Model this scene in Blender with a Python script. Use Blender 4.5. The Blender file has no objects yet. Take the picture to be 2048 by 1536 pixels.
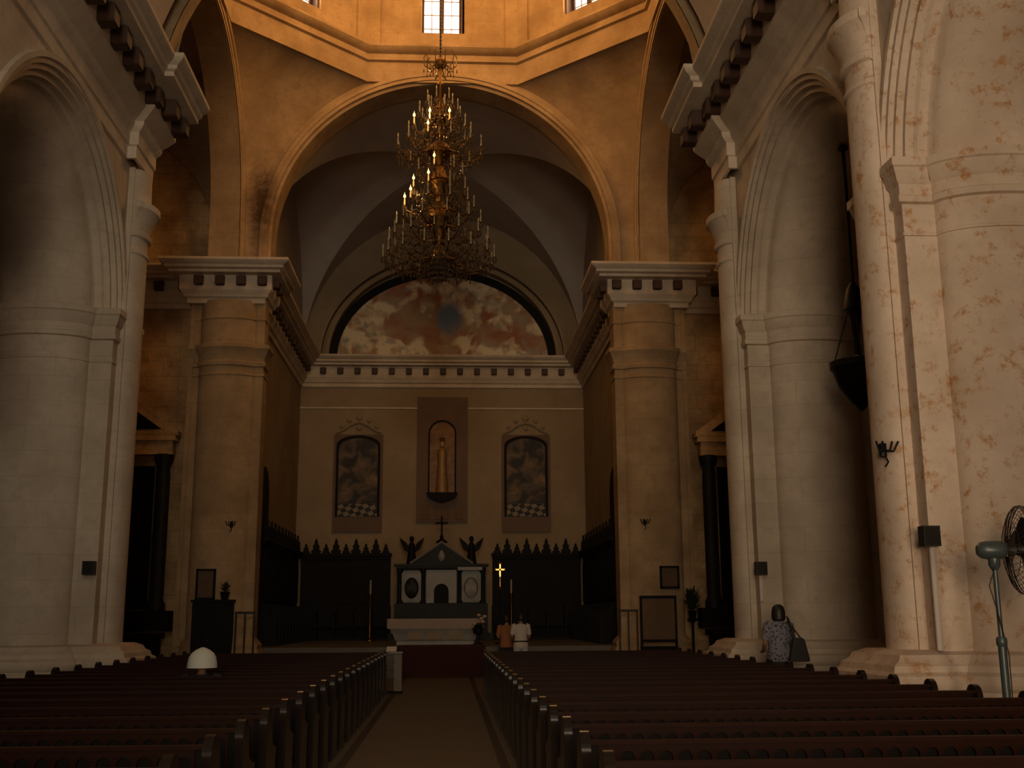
import bpy, math, random
from mathutils import Vector, Matrix
random.seed(7)
PI = math.pi
scene = bpy.context.scene
COL = scene.collection
R = math.radians

# ------------------------------------------------------------------ helpers
class MB:
    """collects vertices and faces, then becomes ONE mesh object"""
    def __init__(s):
        s.v = []; s.f = []; s.m = []; s.mi = 0
    def add(s, vs, fs):
        b = len(s.v)
        s.v += [tuple(p) for p in vs]
        s.f += [tuple(b + i for i in f) for f in fs]
        s.m += [s.mi] * len(fs)
        return s
    def box(s, x0, x1, y0, y1, z0, z1):
        if x0 > x1: x0, x1 = x1, x0
        if y0 > y1: y0, y1 = y1, y0
        if z0 > z1: z0, z1 = z1, z0
        vs = [(x, y, z) for z in (z0, z1) for y in (y0, y1) for x in (x0, x1)]
        return s.add(vs, [(0, 2, 3, 1), (4, 5, 7, 6), (0, 1, 5, 4), (2, 6, 7, 3), (0, 4, 6, 2), (1, 3, 7, 5)])
    def grid(s, rows, closed=False, flip=False):
        n = len(rows[0]); vs = [p for r in rows for p in r]; fs = []
        for i in range(len(rows) - 1):
            for j in range(n if closed else n - 1):
                k = (j + 1) % n
                q = (i * n + j, i * n + k, (i + 1) * n + k, (i + 1) * n + j)
                fs.append(q[::-1] if flip else q)
        return s.add(vs, fs)
    def lathe(s, prof, c=(0, 0, 0), seg=20, sx=1, sy=1, a0=0, a1=2 * PI, cap=True):
        full = abs(a1 - a0 - 2 * PI) < 1e-6
        n = seg if full else seg + 1
        rows = []
        for r, z in prof:
            rows.append([(c[0] + r * sx * math.cos(a0 + (a1 - a0) * j / seg), c[1] + r * sy * math.sin(a0 + (a1 - a0) * j / seg), c[2] + z) for j in range(n)])
        s.grid(rows, closed=full)
        if cap and full:
            if prof[0][0] > 1e-4: s.add(rows[0], [tuple(range(n))[::-1]])
            if prof[-1][0] > 1e-4: s.add(rows[-1], [tuple(range(n))])
        return s
    def tube(s, pts, r, seg=8, closed=False):
        pts = [Vector(p) for p in pts]; rows = []
        n = len(pts)
        rs = r if isinstance(r, (list, tuple)) else [r] * n
        up = None
        for i, p in enumerate(pts):
            if closed: d = pts[(i + 1) % n] - pts[i - 1]
            else: d = pts[min(i + 1, n - 1)] - pts[max(i - 1, 0)]
            d.normalize()
            if up is None or abs(up.dot(d)) > .98:
                up = Vector((0, 0, 1)) if abs(d.z) < .9 else Vector((1, 0, 0))
            a = d.cross(up).normalized(); b = d.cross(a).normalized(); up = -b if False else up
            rows.append([tuple(p + a * (rs[i] * math.cos(2 * PI * j / seg)) + b * (rs[i] * math.sin(2 * PI * j / seg))) for j in range(seg)])
        if closed: rows.append(rows[0])
        s.grid(rows, closed=True, flip=True)
        if not closed:
            s.add(rows[0], [tuple(range(seg))]); s.add(rows[-1], [tuple(range(seg))[::-1]])
        return s
    def prism(s, poly, axis, a, b):
        """poly: 2D outline; axis 'x': (y,z) outline pushed along x; 'y': (x,z); 'z': (x,y)"""
        def P(u, w, t):
            return (t, u, w) if axis == 'x' else ((u, t, w) if axis == 'y' else (u, w, t))
        n = len(poly)
        vs = [P(u, w, a) for u, w in poly] + [P(u, w, b) for u, w in poly]
        fs = [tuple(range(n))[::-1], tuple(range(n, 2 * n))]
        fs += [(i, (i + 1) % n, n + (i + 1) % n, n + i) for i in range(n)]
        return s.add(vs, fs)
    def sweep(s, path, prof, side, cap=True):
        """mitred moulding: plan path [(x,y)], profile [(out,z)], side = +1/-1 which hand is out"""
        ns = []
        for i in range(len(path) - 1):
            d = Vector((path[i + 1][0] - path[i][0], path[i + 1][1] - path[i][1])).normalized()
            ns.append(Vector((-d.y, d.x)) * side)
        rows = []
        for i, p in enumerate(path):
            a = ns[max(i - 1, 0)]; b = ns[min(i, len(ns) - 1)]
            m = (a + b) / max(1 + a.dot(b), .2)
            rows.append([(p[0] + m.x * o, p[1] + m.y * o, z) for o, z in prof])
        s.grid(rows, flip=side > 0)
        if cap:
            n = len(prof)
            s.add(rows[0], [tuple(range(n))]); s.add(rows[-1], [tuple(range(n))[::-1]])
        return s
    def build(s, name, mats, parent=None, smooth=35):
        me = bpy.data.meshes.new(name)
        me.from_pydata(s.v, [], s.f)
        if not isinstance(mats, (list, tuple)): mats = [mats]
        for m in mats: me.materials.append(m)
        if len(mats) > 1: me.polygons.foreach_set('material_index', s.m)
        me.validate()
        import bmesh
        bm = bmesh.new(); bm.from_mesh(me)
        bmesh.ops.remove_doubles(bm, verts=bm.verts, dist=1e-5)
        bmesh.ops.recalc_face_normals(bm, faces=bm.faces)
        bm.to_mesh(me); bm.free()
        if smooth:
            me.polygons.foreach_set('use_smooth', [True] * len(me.polygons))
            me.set_sharp_from_angle(angle=R(smooth))
        o = bpy.data.objects.new(name, me); COL.objects.link(o)
        if parent is not None: o.parent = parent
        return o

def tag(o, label=None, cat=None, group=None, kind=None):
    if label: o['label'] = label
    if cat: o['category'] = cat
    if group: o['group'] = group
    if kind: o['kind'] = kind
    return o
def empty(name, loc, label, cat, group=None, rz=0):
    o = bpy.data.objects.new(name, None); COL.objects.link(o)
    o.location = loc; o.rotation_euler.z = rz; o.empty_display_size = .2
    return tag(o, label, cat, group)
def struct(o, label, cat):
    return tag(o, label, cat, kind='structure')
def copy_tree(o, parent=None):
    c = o.copy(); COL.objects.link(c)
    if parent is not None: c.parent = parent
    for ch in list(o.children): copy_tree(ch, c)
    return c

# ------------------------------------------------------------------ materials
def nodes(name):
    m = bpy.data.materials.new(name); m.use_nodes = True
    nt = m.node_tree; b = nt.nodes['Principled BSDF']
    return m, nt, b
def plain(name, col, rough=.7, metal=0, emit=0, var=.15, scale=6, bump=0, spec=.5, trans=0):
    m, nt, b = nodes(name)
    b.inputs['Roughness'].default_value = rough; b.inputs['Metallic'].default_value = metal
    b.inputs['Specular IOR Level'].default_value = spec
    if trans: b.inputs['Transmission Weight'].default_value = trans
    if emit:
        b.inputs['Emission Color'].default_value = (*col, 1); b.inputs['Emission Strength'].default_value = emit
    tc = nt.nodes.new('ShaderNodeTexCoord'); no = nt.nodes.new('ShaderNodeTexNoise')
    no.inputs['Scale'].default_value = scale; no.inputs['Detail'].default_value = 4
    nt.links.new(tc.outputs['Object'], no.inputs['Vector'])
    mx = nt.nodes.new('ShaderNodeMix'); mx.data_type = 'RGBA'
    mx.inputs[6].default_value = (*[c * (1 - var) for c in col], 1); mx.inputs[7].default_value = (*[min(1, c * (1 + var)) for c in col], 1)
    nt.links.new(no.outputs['Fac'], mx.inputs[0]); nt.links.new(mx.outputs[2], b.inputs['Base Color'])
    if bump:
        bp = nt.nodes.new('ShaderNodeBump'); bp.inputs['Strength'].default_value = bump; bp.inputs['Distance'].default_value = .02
        nt.links.new(no.outputs['Fac'], bp.inputs['Height']); nt.links.new(bp.outputs['Normal'], b.inputs['Normal'])
    return m
def stone(name, base, dark, rust=None, rustlo=.58, courses=0, scale=.9, bump=.25, patch=None):
    """weathered limestone: broad mottling, damp stains, optional rust blotches and course joints"""
    m, nt, b = nodes(name); L = nt.links.new
    b.inputs['Roughness'].default_value = .92; b.inputs['Specular IOR Level'].default_value = .2
    tc = nt.nodes.new('ShaderNodeTexCoord')
    def noise(sc, det=6, rough=.6):
        n = nt.nodes.new('ShaderNodeTexNoise'); n.inputs['Scale'].default_value = sc; n.inputs['Detail'].default_value = det
        n.inputs['Roughness'].default_value = rough; L(tc.outputs['Object'], n.inputs['Vector']); return n
    def ramp(src, a, c):
        r = nt.nodes.new('ShaderNodeMapRange'); r.inputs['From Min'].default_value = a; r.inputs['From Max'].default_value = c
        L(src, r.inputs['Value']); return r.outputs['Result']
    def mix(f, a, c):
        x = nt.nodes.new('ShaderNodeMix'); x.data_type = 'RGBA'
        L(f, x.inputs[0])
        for i, q in ((6, a), (7, c)):
            if isinstance(q, tuple): x.inputs[i].default_value = (*q, 1)
            else: L(q, x.inputs[i])
        return x.outputs[2]
    n1 = noise(scale); n2 = noise(scale * 5); n3 = noise(scale * 22, 3)
    c = mix(ramp(n1.outputs['Fac'], .38, .68), base, dark)
    c = mix(ramp(n2.outputs['Fac'], .5, .85), c, dark)
    if rust:
        rn = noise(5.0, 8, .75); c = mix(ramp(rn.outputs['Fac'], rustlo, rustlo + .12), c, rust)
    if courses:
        # separate XYZ so that joints run level on every wall
        br = nt.nodes.new('ShaderNodeTexBrick'); br.inputs['Scale'].default_value = 1
        br.inputs['Brick Width'].default_value = .95; br.inputs['Row Height'].default_value = .46; br.inputs['Mortar Size'].default_value = .018
        br.inputs['Mortar Smooth'].default_value = .6
        br.inputs['Color1'].default_value = (1, 1, 1, 1); br.inputs['Color2'].default_value = (.72, .72, .72, 1); br.inputs['Mortar'].default_value = (.3, .3, .3, 1)
        sp = nt.nodes.new('ShaderNodeSeparateXYZ'); ad = nt.nodes.new('ShaderNodeMath'); ad.operation = 'ADD'; cb = nt.nodes.new('ShaderNodeCombineXYZ')
        L(tc.outputs['Object'], sp.inputs[0]); L(sp.outputs[0], ad.inputs[0]); L(sp.outputs[1], ad.inputs[1]); L(ad.outputs[0], cb.inputs[0]); L(sp.outputs[2], cb.inputs[1])
        L(cb.outputs[0], br.inputs['Vector'])
        mu = nt.nodes.new('ShaderNodeMix'); mu.data_type = 'RGBA'; mu.blend_type = 'MULTIPLY'; mu.inputs[0].default_value = courses
        L(c, mu.inputs[6]); L(br.outputs['Color'], mu.inputs[7]); c = mu.outputs[2]
    if patch:   # one old damp stain with ragged edges
        ctr, rad, col = patch
        mp = nt.nodes.new('ShaderNodeMapping'); mp.inputs['Location'].default_value = [-q / r for q, r in zip(ctr, rad)]; mp.inputs['Scale'].default_value = [1 / r for r in rad]
        L(tc.outputs['Object'], mp.inputs[0]); g = nt.nodes.new('ShaderNodeTexGradient'); g.gradient_type = 'SPHERICAL'; L(mp.outputs[0], g.inputs[0])
        pn = noise(4.5, 8, .85); mu2 = nt.nodes.new('ShaderNodeMath'); mu2.operation = 'MULTIPLY'; L(g.outputs['Fac'], mu2.inputs[0]); L(pn.outputs['Fac'], mu2.inputs[1])
        c = mix(ramp(mu2.outputs[0], .12, .42), c, col)
    L(c, b.inputs['Base Color'])
    bp = nt.nodes.new('ShaderNodeBump'); bp.inputs['Strength'].default_value = bump; bp.inputs['Distance'].default_value = .03
    L(n3.outputs['Fac'], bp.inputs['Height']); L(bp.outputs['Normal'], b.inputs['Normal'])
    return m

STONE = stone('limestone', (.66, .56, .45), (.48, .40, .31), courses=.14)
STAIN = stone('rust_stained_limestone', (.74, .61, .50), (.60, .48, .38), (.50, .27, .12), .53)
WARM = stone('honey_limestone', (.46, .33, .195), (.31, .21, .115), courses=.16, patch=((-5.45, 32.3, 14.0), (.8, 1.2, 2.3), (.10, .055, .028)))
ROUGH = stone('bare_masonry', (.72, .49, .25), (.30, .19, .095), courses=.4, scale=.7, bump=.8)
PLASTER = stone('buff_plaster', (.36, .28, .185), (.28, .21, .13), scale=.5, bump=.1)
VAULT = stone('grey_vault_plaster', (.52, .46, .42), (.41, .36, .33), scale=.3, bump=.05)
MOULD = stone('moulding_limestone', (.72, .62, .50), (.54, .45, .35))
BLOCKWOOD = plain('dark_cedar', (.055, .024, .012), .6, var=.4, scale=3, bump=.3)
PEW = plain('varnished_mahogany', (.021, .0046, .0014), .5, var=.35, scale=4, spec=.12)
PEWEND = plain('polished_pew_end', (.022, .014, .010), .2, var=.2, scale=5)
BLACKWOOD = plain('black_carved_wood', (.006, .0045, .0035), .6, var=.3, spec=.15)
GOLD = plain('gilt_bronze', (.20, .105, .03), .42, 1, var=.3, scale=9)
BRASS = plain('polished_gold', (.9, .58, .18), .2, 1, var=.1)
CRYSTAL = plain('cut_crystal', (.20, .15, .09), .15, .6, var=.3, scale=20)
CANDLE = plain('ivory_candle_sleeve', (.36, .34, .24), .5, var=.15)
GLINT = plain('glint_bulb', (1, .62, .22), .4, emit=3.0, var=0)  # emission stands in for sunlit glints on a few bulbs
AMBER = plain('amber_glint_sleeve', (1, .50, .12), .3, emit=.75, var=.2)  # sleeve is no lamp; its reflected gleam is put in as emission
DIMBULB = plain('unlit_bulb', (.45, .36, .22), .15, var=.1)
IRON = plain('dark_iron', (.02, .018, .016), .5, .7, var=.2)
MARBLE = plain('white_marble', (.26, .25, .235), .45, var=.35, scale=3)
DARKMARBLE = plain('dark_marble', (.012, .014, .012), .5, var=.5, scale=4, spec=.2)
BROWNMARBLE = plain('brown_marble_panel', (.13, .068, .036), .6, var=.35, scale=2)
WHITECLOTH = plain('white_cloth', (.72, .68, .62), .9, var=.06)
CARPET = plain('red_carpet', (.045, .009, .005), .95, var=.3, scale=30)
BLACKPLASTIC = plain('black_plastic', (.012, .012, .012), .5, var=.2)
CONDUIT = plain('white_conduit', (.66, .58, .52), .6, var=.06)
FANBODY = plain('grey_green_enamel', (.075, .10, .105), .35, .2, var=.15)
FANWIRE = plain('dark_wire', (.06, .05, .045), .4, .6, var=.1)
SKIN = plain('skin', (.30, .16, .10), .6, var=.08)
HAIR = plain('dark_hair', (.014, .010, .009), .5, var=.3, scale=40)
LEAF = plain('dark_leaves', (.02, .035, .012), .6, var=.4)
BLOOM = plain('pale_petals', (.55, .42, .32), .8, var=.2)
HAT = plain('white_hat_cotton', (.72, .76, .68), .9, var=.04)
WINDOWFRAME = plain('brown_window_frame', (.07, .035, .018), .6, var=.2)
BARS = plain('orange_glazing_bars', (.35, .22, .09), .6, var=.1)
SKY = plain('bright_sky_pane', (1.0, .96, .86), .4, emit=2.6, var=0)

def floor_mat():
    m, nt, b = nodes('stone_floor'); L = nt.links.new
    b.inputs['Roughness'].default_value = .55
    tc = nt.nodes.new('ShaderNodeTexCoord'); no = nt.nodes.new('ShaderNodeTexNoise'); no.inputs['Scale'].default_value = 1.2; no.inputs['Detail'].default_value = 6
    L(tc.outputs['Object'], no.inputs['Vector'])
    mx = nt.nodes.new('ShaderNodeMix'); mx.data_type = 'RGBA'; mx.inputs[6].default_value = (.085, .07, .048, 1); mx.inputs[7].default_value = (.125, .105, .075, 1)
    L(no.outputs['Fac'], mx.inputs[0])
    sp = nt.nodes.new('ShaderNodeSeparateXYZ'); L(tc.outputs['Object'], sp.inputs[0])
    def ma(op, a, bb):
        n = nt.nodes.new('ShaderNodeMath'); n.operation = op
        for i, q in enumerate((a, bb)):
            if q is None: continue
            if isinstance(q, (int, float)): n.inputs[i].default_value = q
            else: L(q, n.inputs[i])
        return n.outputs[0]
    d = ma('ABSOLUTE', ma('SUBTRACT', ma('ABSOLUTE', sp.outputs[0], None), .91), None)
    f = ma('LESS_THAN', d, .055)
    m2 = nt.nodes.new('ShaderNodeMix'); m2.data_type = 'RGBA'; m2.inputs[7].default_value = (.012, .01, .008, 1)
    L(f, m2.inputs[0]); L(mx.outputs[2], m2.inputs[6]); L(m2.outputs[2], b.inputs['Base Color'])
    return m
FLOOR = floor_mat()

def fresco_mat():
    """blotchy generic painting: cream clouds, red-brown drapery, a blue patch"""
    m, nt, b = nodes('faded_fresco'); L = nt.links.new
    b.inputs['Roughness'].default_value = .85
    tc = nt.nodes.new('ShaderNodeTexCoord')
    def noise(sc, w):
        mp = nt.nodes.new('ShaderNodeMapping'); mp.inputs['Location'].default_value = (w, w * .7, w * 1.3); L(tc.outputs['Object'], mp.inputs[0])
        n = nt.nodes.new('ShaderNodeTexNoise'); n.inputs['Scale'].default_value = sc; n.inputs['Detail'].default_value = 5; n.inputs['Distortion'].default_value = .35
        L(mp.outputs[0], n.inputs['Vector']); return n.outputs['Fac']
    def rng(src, a, c):
        r = nt.nodes.new('ShaderNodeMapRange'); r.inputs['From Min'].default_value = a; r.inputs['From Max'].default_value = c; L(src, r.inputs['Value']); return r.outputs['Result']
    def mix(f, a, c):
        x = nt.nodes.new('ShaderNodeMix'); x.data_type = 'RGBA'; L(f, x.inputs[0])
        for i, q in ((6, a), (7, c)):
            if isinstance(q, tuple): x.inputs[i].default_value = (*q, 1)
            else: L(q, x.inputs[i])
        return x.outputs[2]
    c = mix(rng(noise(.9, 3), .42, .6), (.44, .32, .21), (.38, .15, .08))
    c = mix(rng(noise(1.0, 11), .48, .58), c, (.82, .72, .50))
    c = mix(rng(noise(2.2, 5), .55, .68), c, (.36, .33, .28))
    # blue mantle near the middle
    mp = nt.nodes.new('ShaderNodeMapping'); mp.inputs['Location'].default_value = (-.25 / .75, 0, -1.75 / 1.0); mp.inputs['Scale'].default_value = (1 / .75, 0, 1 / 1.0)
    L(tc.outputs['Object'], mp.inputs[0]); gr = nt.nodes.new('ShaderNodeTexGradient'); gr.gradient_type = 'SPHERICAL'; L(mp.outputs[0], gr.inputs[0])
    mm = nt.nodes.new('ShaderNodeMath'); mm.operation = 'MULTIPLY'; L(gr.outputs['Fac'], mm.inputs[0]); L(noise(1.6, 8), mm.inputs[1])
    c = mix(rng(mm.outputs[0], .08, .3), c, (.17, .24, .36))
    L(c, b.inputs['Base Color'])
    return m
FRESCO = fresco_mat()

def painting_mat():
    """generic old canvas: dark ground, vague brown figures, black-and-white chequered floor at the foot"""
    m, nt, b = nodes('old_dark_canvas'); L = nt.links.new
    b.inputs['Roughness'].default_value = .6
    tc = nt.nodes.new('ShaderNodeTexCoord'); no = nt.nodes.new('ShaderNodeTexNoise'); no.inputs['Scale'].default_value = 1.8; no.inputs['Detail'].default_value = 5; no.inputs['Distortion'].default_value = .8
    L(tc.outputs['Object'], no.inputs['Vector'])
    cr = nt.nodes.new('ShaderNodeValToRGB'); e = cr.color_ramp.elements
    e[0].position = .42; e[0].color = (.012, .009, .006, 1); e[1].position = .72; e[1].color = (.24, .15, .08, 1)
    L(no.outputs['Fac'], cr.inputs[0])
    mp = nt.nodes.new('ShaderNodeMapping'); mp.inputs['Scale'].default_value = (1, 0, 1.3); mp.inputs['Rotation'].default_value = (0, .5, 0)
    L(tc.outputs['Object'], mp.inputs[0])
    ck = nt.nodes.new('ShaderNodeTexChecker'); ck.inputs['Scale'].default_value = 4.6; ck.inputs['Color1'].default_value = (.24, .19, .13, 1); ck.inputs['Color2'].default_value = (.006, .005, .004, 1)
    L(mp.outputs[0], ck.inputs['Vector'])
    sp = nt.nodes.new('ShaderNodeSeparateXYZ'); L(tc.outputs['Object'], sp.inputs[0])
    lt = nt.nodes.new('ShaderNodeMath'); lt.operation = 'LESS_THAN'; lt.inputs[1].default_value = .5; L(sp.outputs[2], lt.inputs[0])
    mx = nt.nodes.new('ShaderNodeMix'); mx.data_type = 'RGBA'; L(lt.outputs[0], mx.inputs[0]); L(cr.outputs[0], mx.inputs[6]); L(ck.outputs[0], mx.inputs[7])
    L(mx.outputs[2], b.inputs['Base Color'])
    return m
CANVAS = painting_mat()

def blouse_mat():
    m, nt, b = nodes('floral_blouse'); L = nt.links.new
    b.inputs['Roughness'].default_value = .9
    tc = nt.nodes.new('ShaderNodeTexCoord'); vo = nt.nodes.new('ShaderNodeTexVoronoi'); vo.inputs['Scale'].default_value = 22
    L(tc.outputs['Object'], vo.inputs['Vector'])
    cr = nt.nodes.new('ShaderNodeValToRGB'); e = cr.color_ramp.elements
    e[0].position = .28; e[0].color = (.03, .03, .05, 1); e[1].position = .42; e[1].color = (.19, .18, .22, 1)
    L(vo.outputs['Distance'], cr.inputs[0]); L(cr.outputs[0], b.inputs['Base Color'])
    return m
BLOUSE = blouse_mat()
# ------------------------------------------------------------------ the building
XW = 6.03            # nave wall plane
BAY = [(5.6, 6.95), (13.1, 14.45), (20.6, 21.95)]   # pier west and east faces
YC, YE, YB = 27.35, 32.3, 44.5   # crossing centre, east arch wall, chancel back wall
ZS = 12.0

def mirror(mb, s):
    if s < 0: mb.v = [(-x, y, z) for x, y, z in mb.v]
    return mb
def ell(cx, cy, a, b, n=18, sgn=-1):
    return [(cx - a * math.cos(PI * i / n), cy + sgn * b * math.sin(PI * i / n)) for i in range(n + 1)]

floor = MB(); floor.box(-14.5, 14.5, -9.2, 33.9, -.3, 0)
struct(floor.build('floor', FLOOR, smooth=0), 'pale stone church floor with dark bands edging the aisle', 'floor')

# ---- arcade piers
IMPOST = [(-.02, 6.31), (.02, 6.32), (.02, 6.35), (.004, 6.37), (.004, 6.74), (.055, 6.76), (.06, 6.84), (.035, 6.86), (.04, 7.0), (.075, 7.04), (.12, 7.2), (.145, 7.22), (.145, 7.33), (.02, 7.37), (-.05, 7.37)]
CAPRING = [(0, 0), (0, 8.55), (.03, 8.58), (.03, 8.64), (0, 8.67), (0, 8.9), (.05, 8.93), (.06, 9.02), (.02, 9.06), (.06, 9.2), (.14, 9.4), (.2, 9.46), (.2, 9.58), (.06, 9.62), (.02, 9.7), (0, 10.3)]
PLINTH = [(0, 0), (.27, 0), (.27, .74), (.3, .77), (.32, .84), (.31, .92), (.24, .96), (.22, 1.03), (.14, 1.08), (.1, 1.15), (-.03, 1.2), (-.4, 1.2)]
def pier(s, y0, y1, label, mat, full=True):
    ym = (y0 + y1) / 2
    root = empty('pier', (0, 0, 0), label, 'pier'); root['kind'] = 'structure'
    m = MB(); m.box(XW, 8.57, y0, y1, 0, 7.0)
    mirror(m, s).build('core', mat, root)
    for nm, yy, sg in (('west', y0, -1), ('east', y1, 1)):
        m = MB(); pts = ell(7.3, yy, .85, .42, 20, sg)
        m.grid([[(x, y, z) for x, y in pts] for z in (0, 7.1)])
        mirror(m, s).build('half_column', mat, root)
        m = MB(); path = [(XW, yy - sg * .25), (XW, yy), (6.45, yy)] + pts[1:-1] + [(8.15, yy), (8.57, yy), (8.57, yy - sg * .25)]
        m.sweep(path, IMPOST, sg)
        mirror(m, s).build('impost', mat, root)
        m = MB()
        m.sweep([(5.62, ym), (5.62, yy), (6.45, yy)] + pts[1:-1] + [(8.15, yy), (8.57, yy), (8.57, ym)], PLINTH, sg)
        mirror(m, s).build('moulded_base', mat, root)
    m = MB(); m.box(5.92, 6.1, y0 + .28, y0 + 1.08, 0, 10.33)
    mirror(m, s).build('pilaster', mat, root)
    m = MB(); yc = y0 + .68
    pts = [(5.96 - .2 * math.sin(PI * i / 16), yc - .38 * math.cos(PI * i / 16)) for i in range(17)]
    path = [(5.915, yc - .40)] + [(x - .045, y) for x, y in pts] + [(5.915, yc + .40)]
    m.sweep(path, CAPRING, 1)
    mirror(m, s).build('nave_column', mat, root)
    return root
pier(1, *BAY[2], 'pale pier behind the woman with the bag, right arcade', STONE)
pier(1, *BAY[1], 'large rust-stained pier behind the pedestal fan', STAIN)
pier(-1, *BAY[2], 'pale pier at the left edge with black speaker', STONE)

# ---- arcade walls with their arches
def arch_sweep(mb, yc, r0, zc, prof, zlow, n=40):
    rows = []
    for i in range(-1, n + 2):
        if i < 0 or i > n:
            t = 0 if i < 0 else PI
            rows.append([(X, yc + (r0 + r) * math.cos(t), zlow) for X, r in prof])
        else:
            t = PI * i / n
            rows.append([(X, yc + (r0 + r) * math.cos(t), zc + (r0 + r) * math.sin(t)) for X, r in prof])
    mb.grid(rows)
def spandrel(mb, P, c, ro, zc, lo, hi, z0, z1, n=40):
    """flat wall with a round-headed opening; P(u, z) -> point"""
    us = [c + ro * math.cos(PI * i / n) for i in range(n + 1)][::-1]
    zs = [zc + ro * math.sin(PI * i / n) for i in range(n + 1)]
    mb.grid([[P(u, z) for u, z in zip(us, zs)], [P(u, z1) for u in us]])
    mb.add([P(lo, z0), P(us[0], z0), P(us[0], zc), P(us[0], z1), P(lo, z1)], [(0, 1, 2, 3, 4)])
    mb.add([P(hi, z0), P(us[-1], z0), P(us[-1], zc), P(us[-1], z1), P(hi, z1)], [(0, 1, 2, 3, 4)])
half = [(XW, .5), (5.95, .49), (5.95, .40), (6.0, .385), (6.0, .31), (6.07, .295), (6.07, .22), (6.16, .20), (6.16, .12), (6.26, .10), (6.3, .05), (6.42, .04), (6.45, 0)]
bulge = [(7.3 - .85 * math.cos(PI * i / 18), -.42 * math.sin(PI * i / 18)) for i in range(1, 18)]
AP = half + bulge + [(14.6 - x, r) for x, r in half[::-1]]
def arcade(s, name, label):
    w = MB()
    for a, b in ((0, 1), (1, 2)):
        y0, y1 = BAY[a][1], BAY[b][0]; c = (y0 + y1) / 2; ro = (y1 - y0) / 2 + .42
        lo = BAY[a][0] + .675; hi = BAY[b][0] + .675
        if b == 2: hi = BAY[2][1]
        for X in (XW, 8.57):
            spandrel(w, lambda u, z: (X, u, z), c, ro, 6.95, lo, hi, 6.9, 12.0)
    w.box(XW, 8.57, -9.2, BAY[0][0] + .675, 0, 12)
    w.box(XW, 8.57, BAY[0][0] + .1, BAY[2][1], 11.9, 12.1)
    w.box(XW, 8.57, BAY[2][1] - .02, BAY[2][1], 7, 12.1)
    w.mi = 0
    o = struct(mirror(w, s).build(name, STONE), label, 'wall')
    for a, b in ((0, 1), (1, 2)):
        y0, y1 = BAY[a][1], BAY[b][0]; c = (y0 + y1) / 2
        m = MB(); arch_sweep(m, c, (y1 - y0) / 2, 6.95, AP, 6.9)
        mirror(m, s).build('arch', STAIN if (s > 0 and a == 0) else STONE, o)
    return o
arcade(1, 'wall_right', 'right-hand nave arcade wall of pale stone')
arcade(-1, 'wall_left', 'left-hand nave arcade wall of pale stone')
for s, nm in ((1, 'wall_right_aisle'), (-1, 'wall_left_aisle')):
    m = MB(); m.box(13.2, 13.5, -9.2, 22.2, 0, 11); m.box(8.5, 13.5, -9.2, 22.2, 10.9, 11.1); m.box(13.2, 14.6, 22.0, 22.2, 0, 18.5); m.box(6.9, 13.4, 21.96, 22.1, 11, 18.4)
    m.box(14.5, 14.7, 22.0, 33.4, 0, 18.5)
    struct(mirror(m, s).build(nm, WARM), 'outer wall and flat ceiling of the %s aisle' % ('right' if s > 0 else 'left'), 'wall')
m = MB(); m.box(-13.5, 13.5, -9.4, -9.2, 0, 18.5)
struct(m.build('wall_west', STONE), 'entrance wall of the church behind the viewer', 'wall')

# ---- nave entablature
ENT = [(0, 10.35), (.05, 10.36), (.05, 10.6), (.09, 10.62), (.09, 10.88), (.17, 10.94), (.2, 11.0), (.2, 11.06), (.3, 11.12), (.46, 11.24), (.46, 11.62), (.52, 11.64), (.9, 11.66), (.9, 11.75), (.96, 11.78), (.98, 11.85), (1.08, 11.9), (1.12, 11.95), (1.12, 12.03), (0, 12.12)]
def bracket(parent, x, y, z, ax, L=.62, w=.3, h=.31):
    """cedar corbel block: bevelled beam end; ax is the plan direction it points"""
    m = MB()
    sec = [(-w / 2, -h / 2 + .03), (-w / 2 + .03, -h / 2), (w / 2 - .03, -h / 2), (w / 2, -h / 2 + .03), (w / 2, h / 2), (-w / 2, h / 2)]
    d = Vector(ax); q = Vector((-d.y, d.x))
    rows = []
    for t, k in ((0, 1), (L - .03, 1), (L, .9)):
        rows.append([(x + d.x * t + q.x * u * k, y + d.y * t + q.y * u * k, z + v * k) for u, v in sec])
    m.grid(rows, closed=True); m.add(rows[-1], [tuple(range(6))]); m.add(rows[0], [tuple(range(6))[::-1]])
    return m.build('bracket', BLOCKWOOD, parent, smooth=0)
trim_no = 1
for s in (1, -1):
    path = [(XW, -9.2)]
    for y0, y1 in BAY:
        path += [(XW, y0 - .05), (5.86, y0 - .05), (5.86, y0 + 1.3), (XW, y0 + 1.3)]
    path = path[:-2] + [(5.86, 21.75)]
    m = MB(); m.sweep(path, ENT, 1)
    o = struct(mirror(m, s).build('trim_%d' % trim_no, MOULD), 'heavy stone cornice with dark wooden brackets along the %s nave wall' % ('right' if s > 0 else 'left'), 'cornice')
    trim_no += 1
    for i in range(8):
        y = 14.93 + .745 * i
        bracket(o, s * 5.58, y, 11.45, (-s, 0), .30, .32, .33)
    bracket(o, s * 5.41, 20.7, 11.45, (-s, 0), .30, .32, .33); bracket(o, s * 5.41, 21.5, 11.45, (-s, 0), .30, .32, .33)

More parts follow.
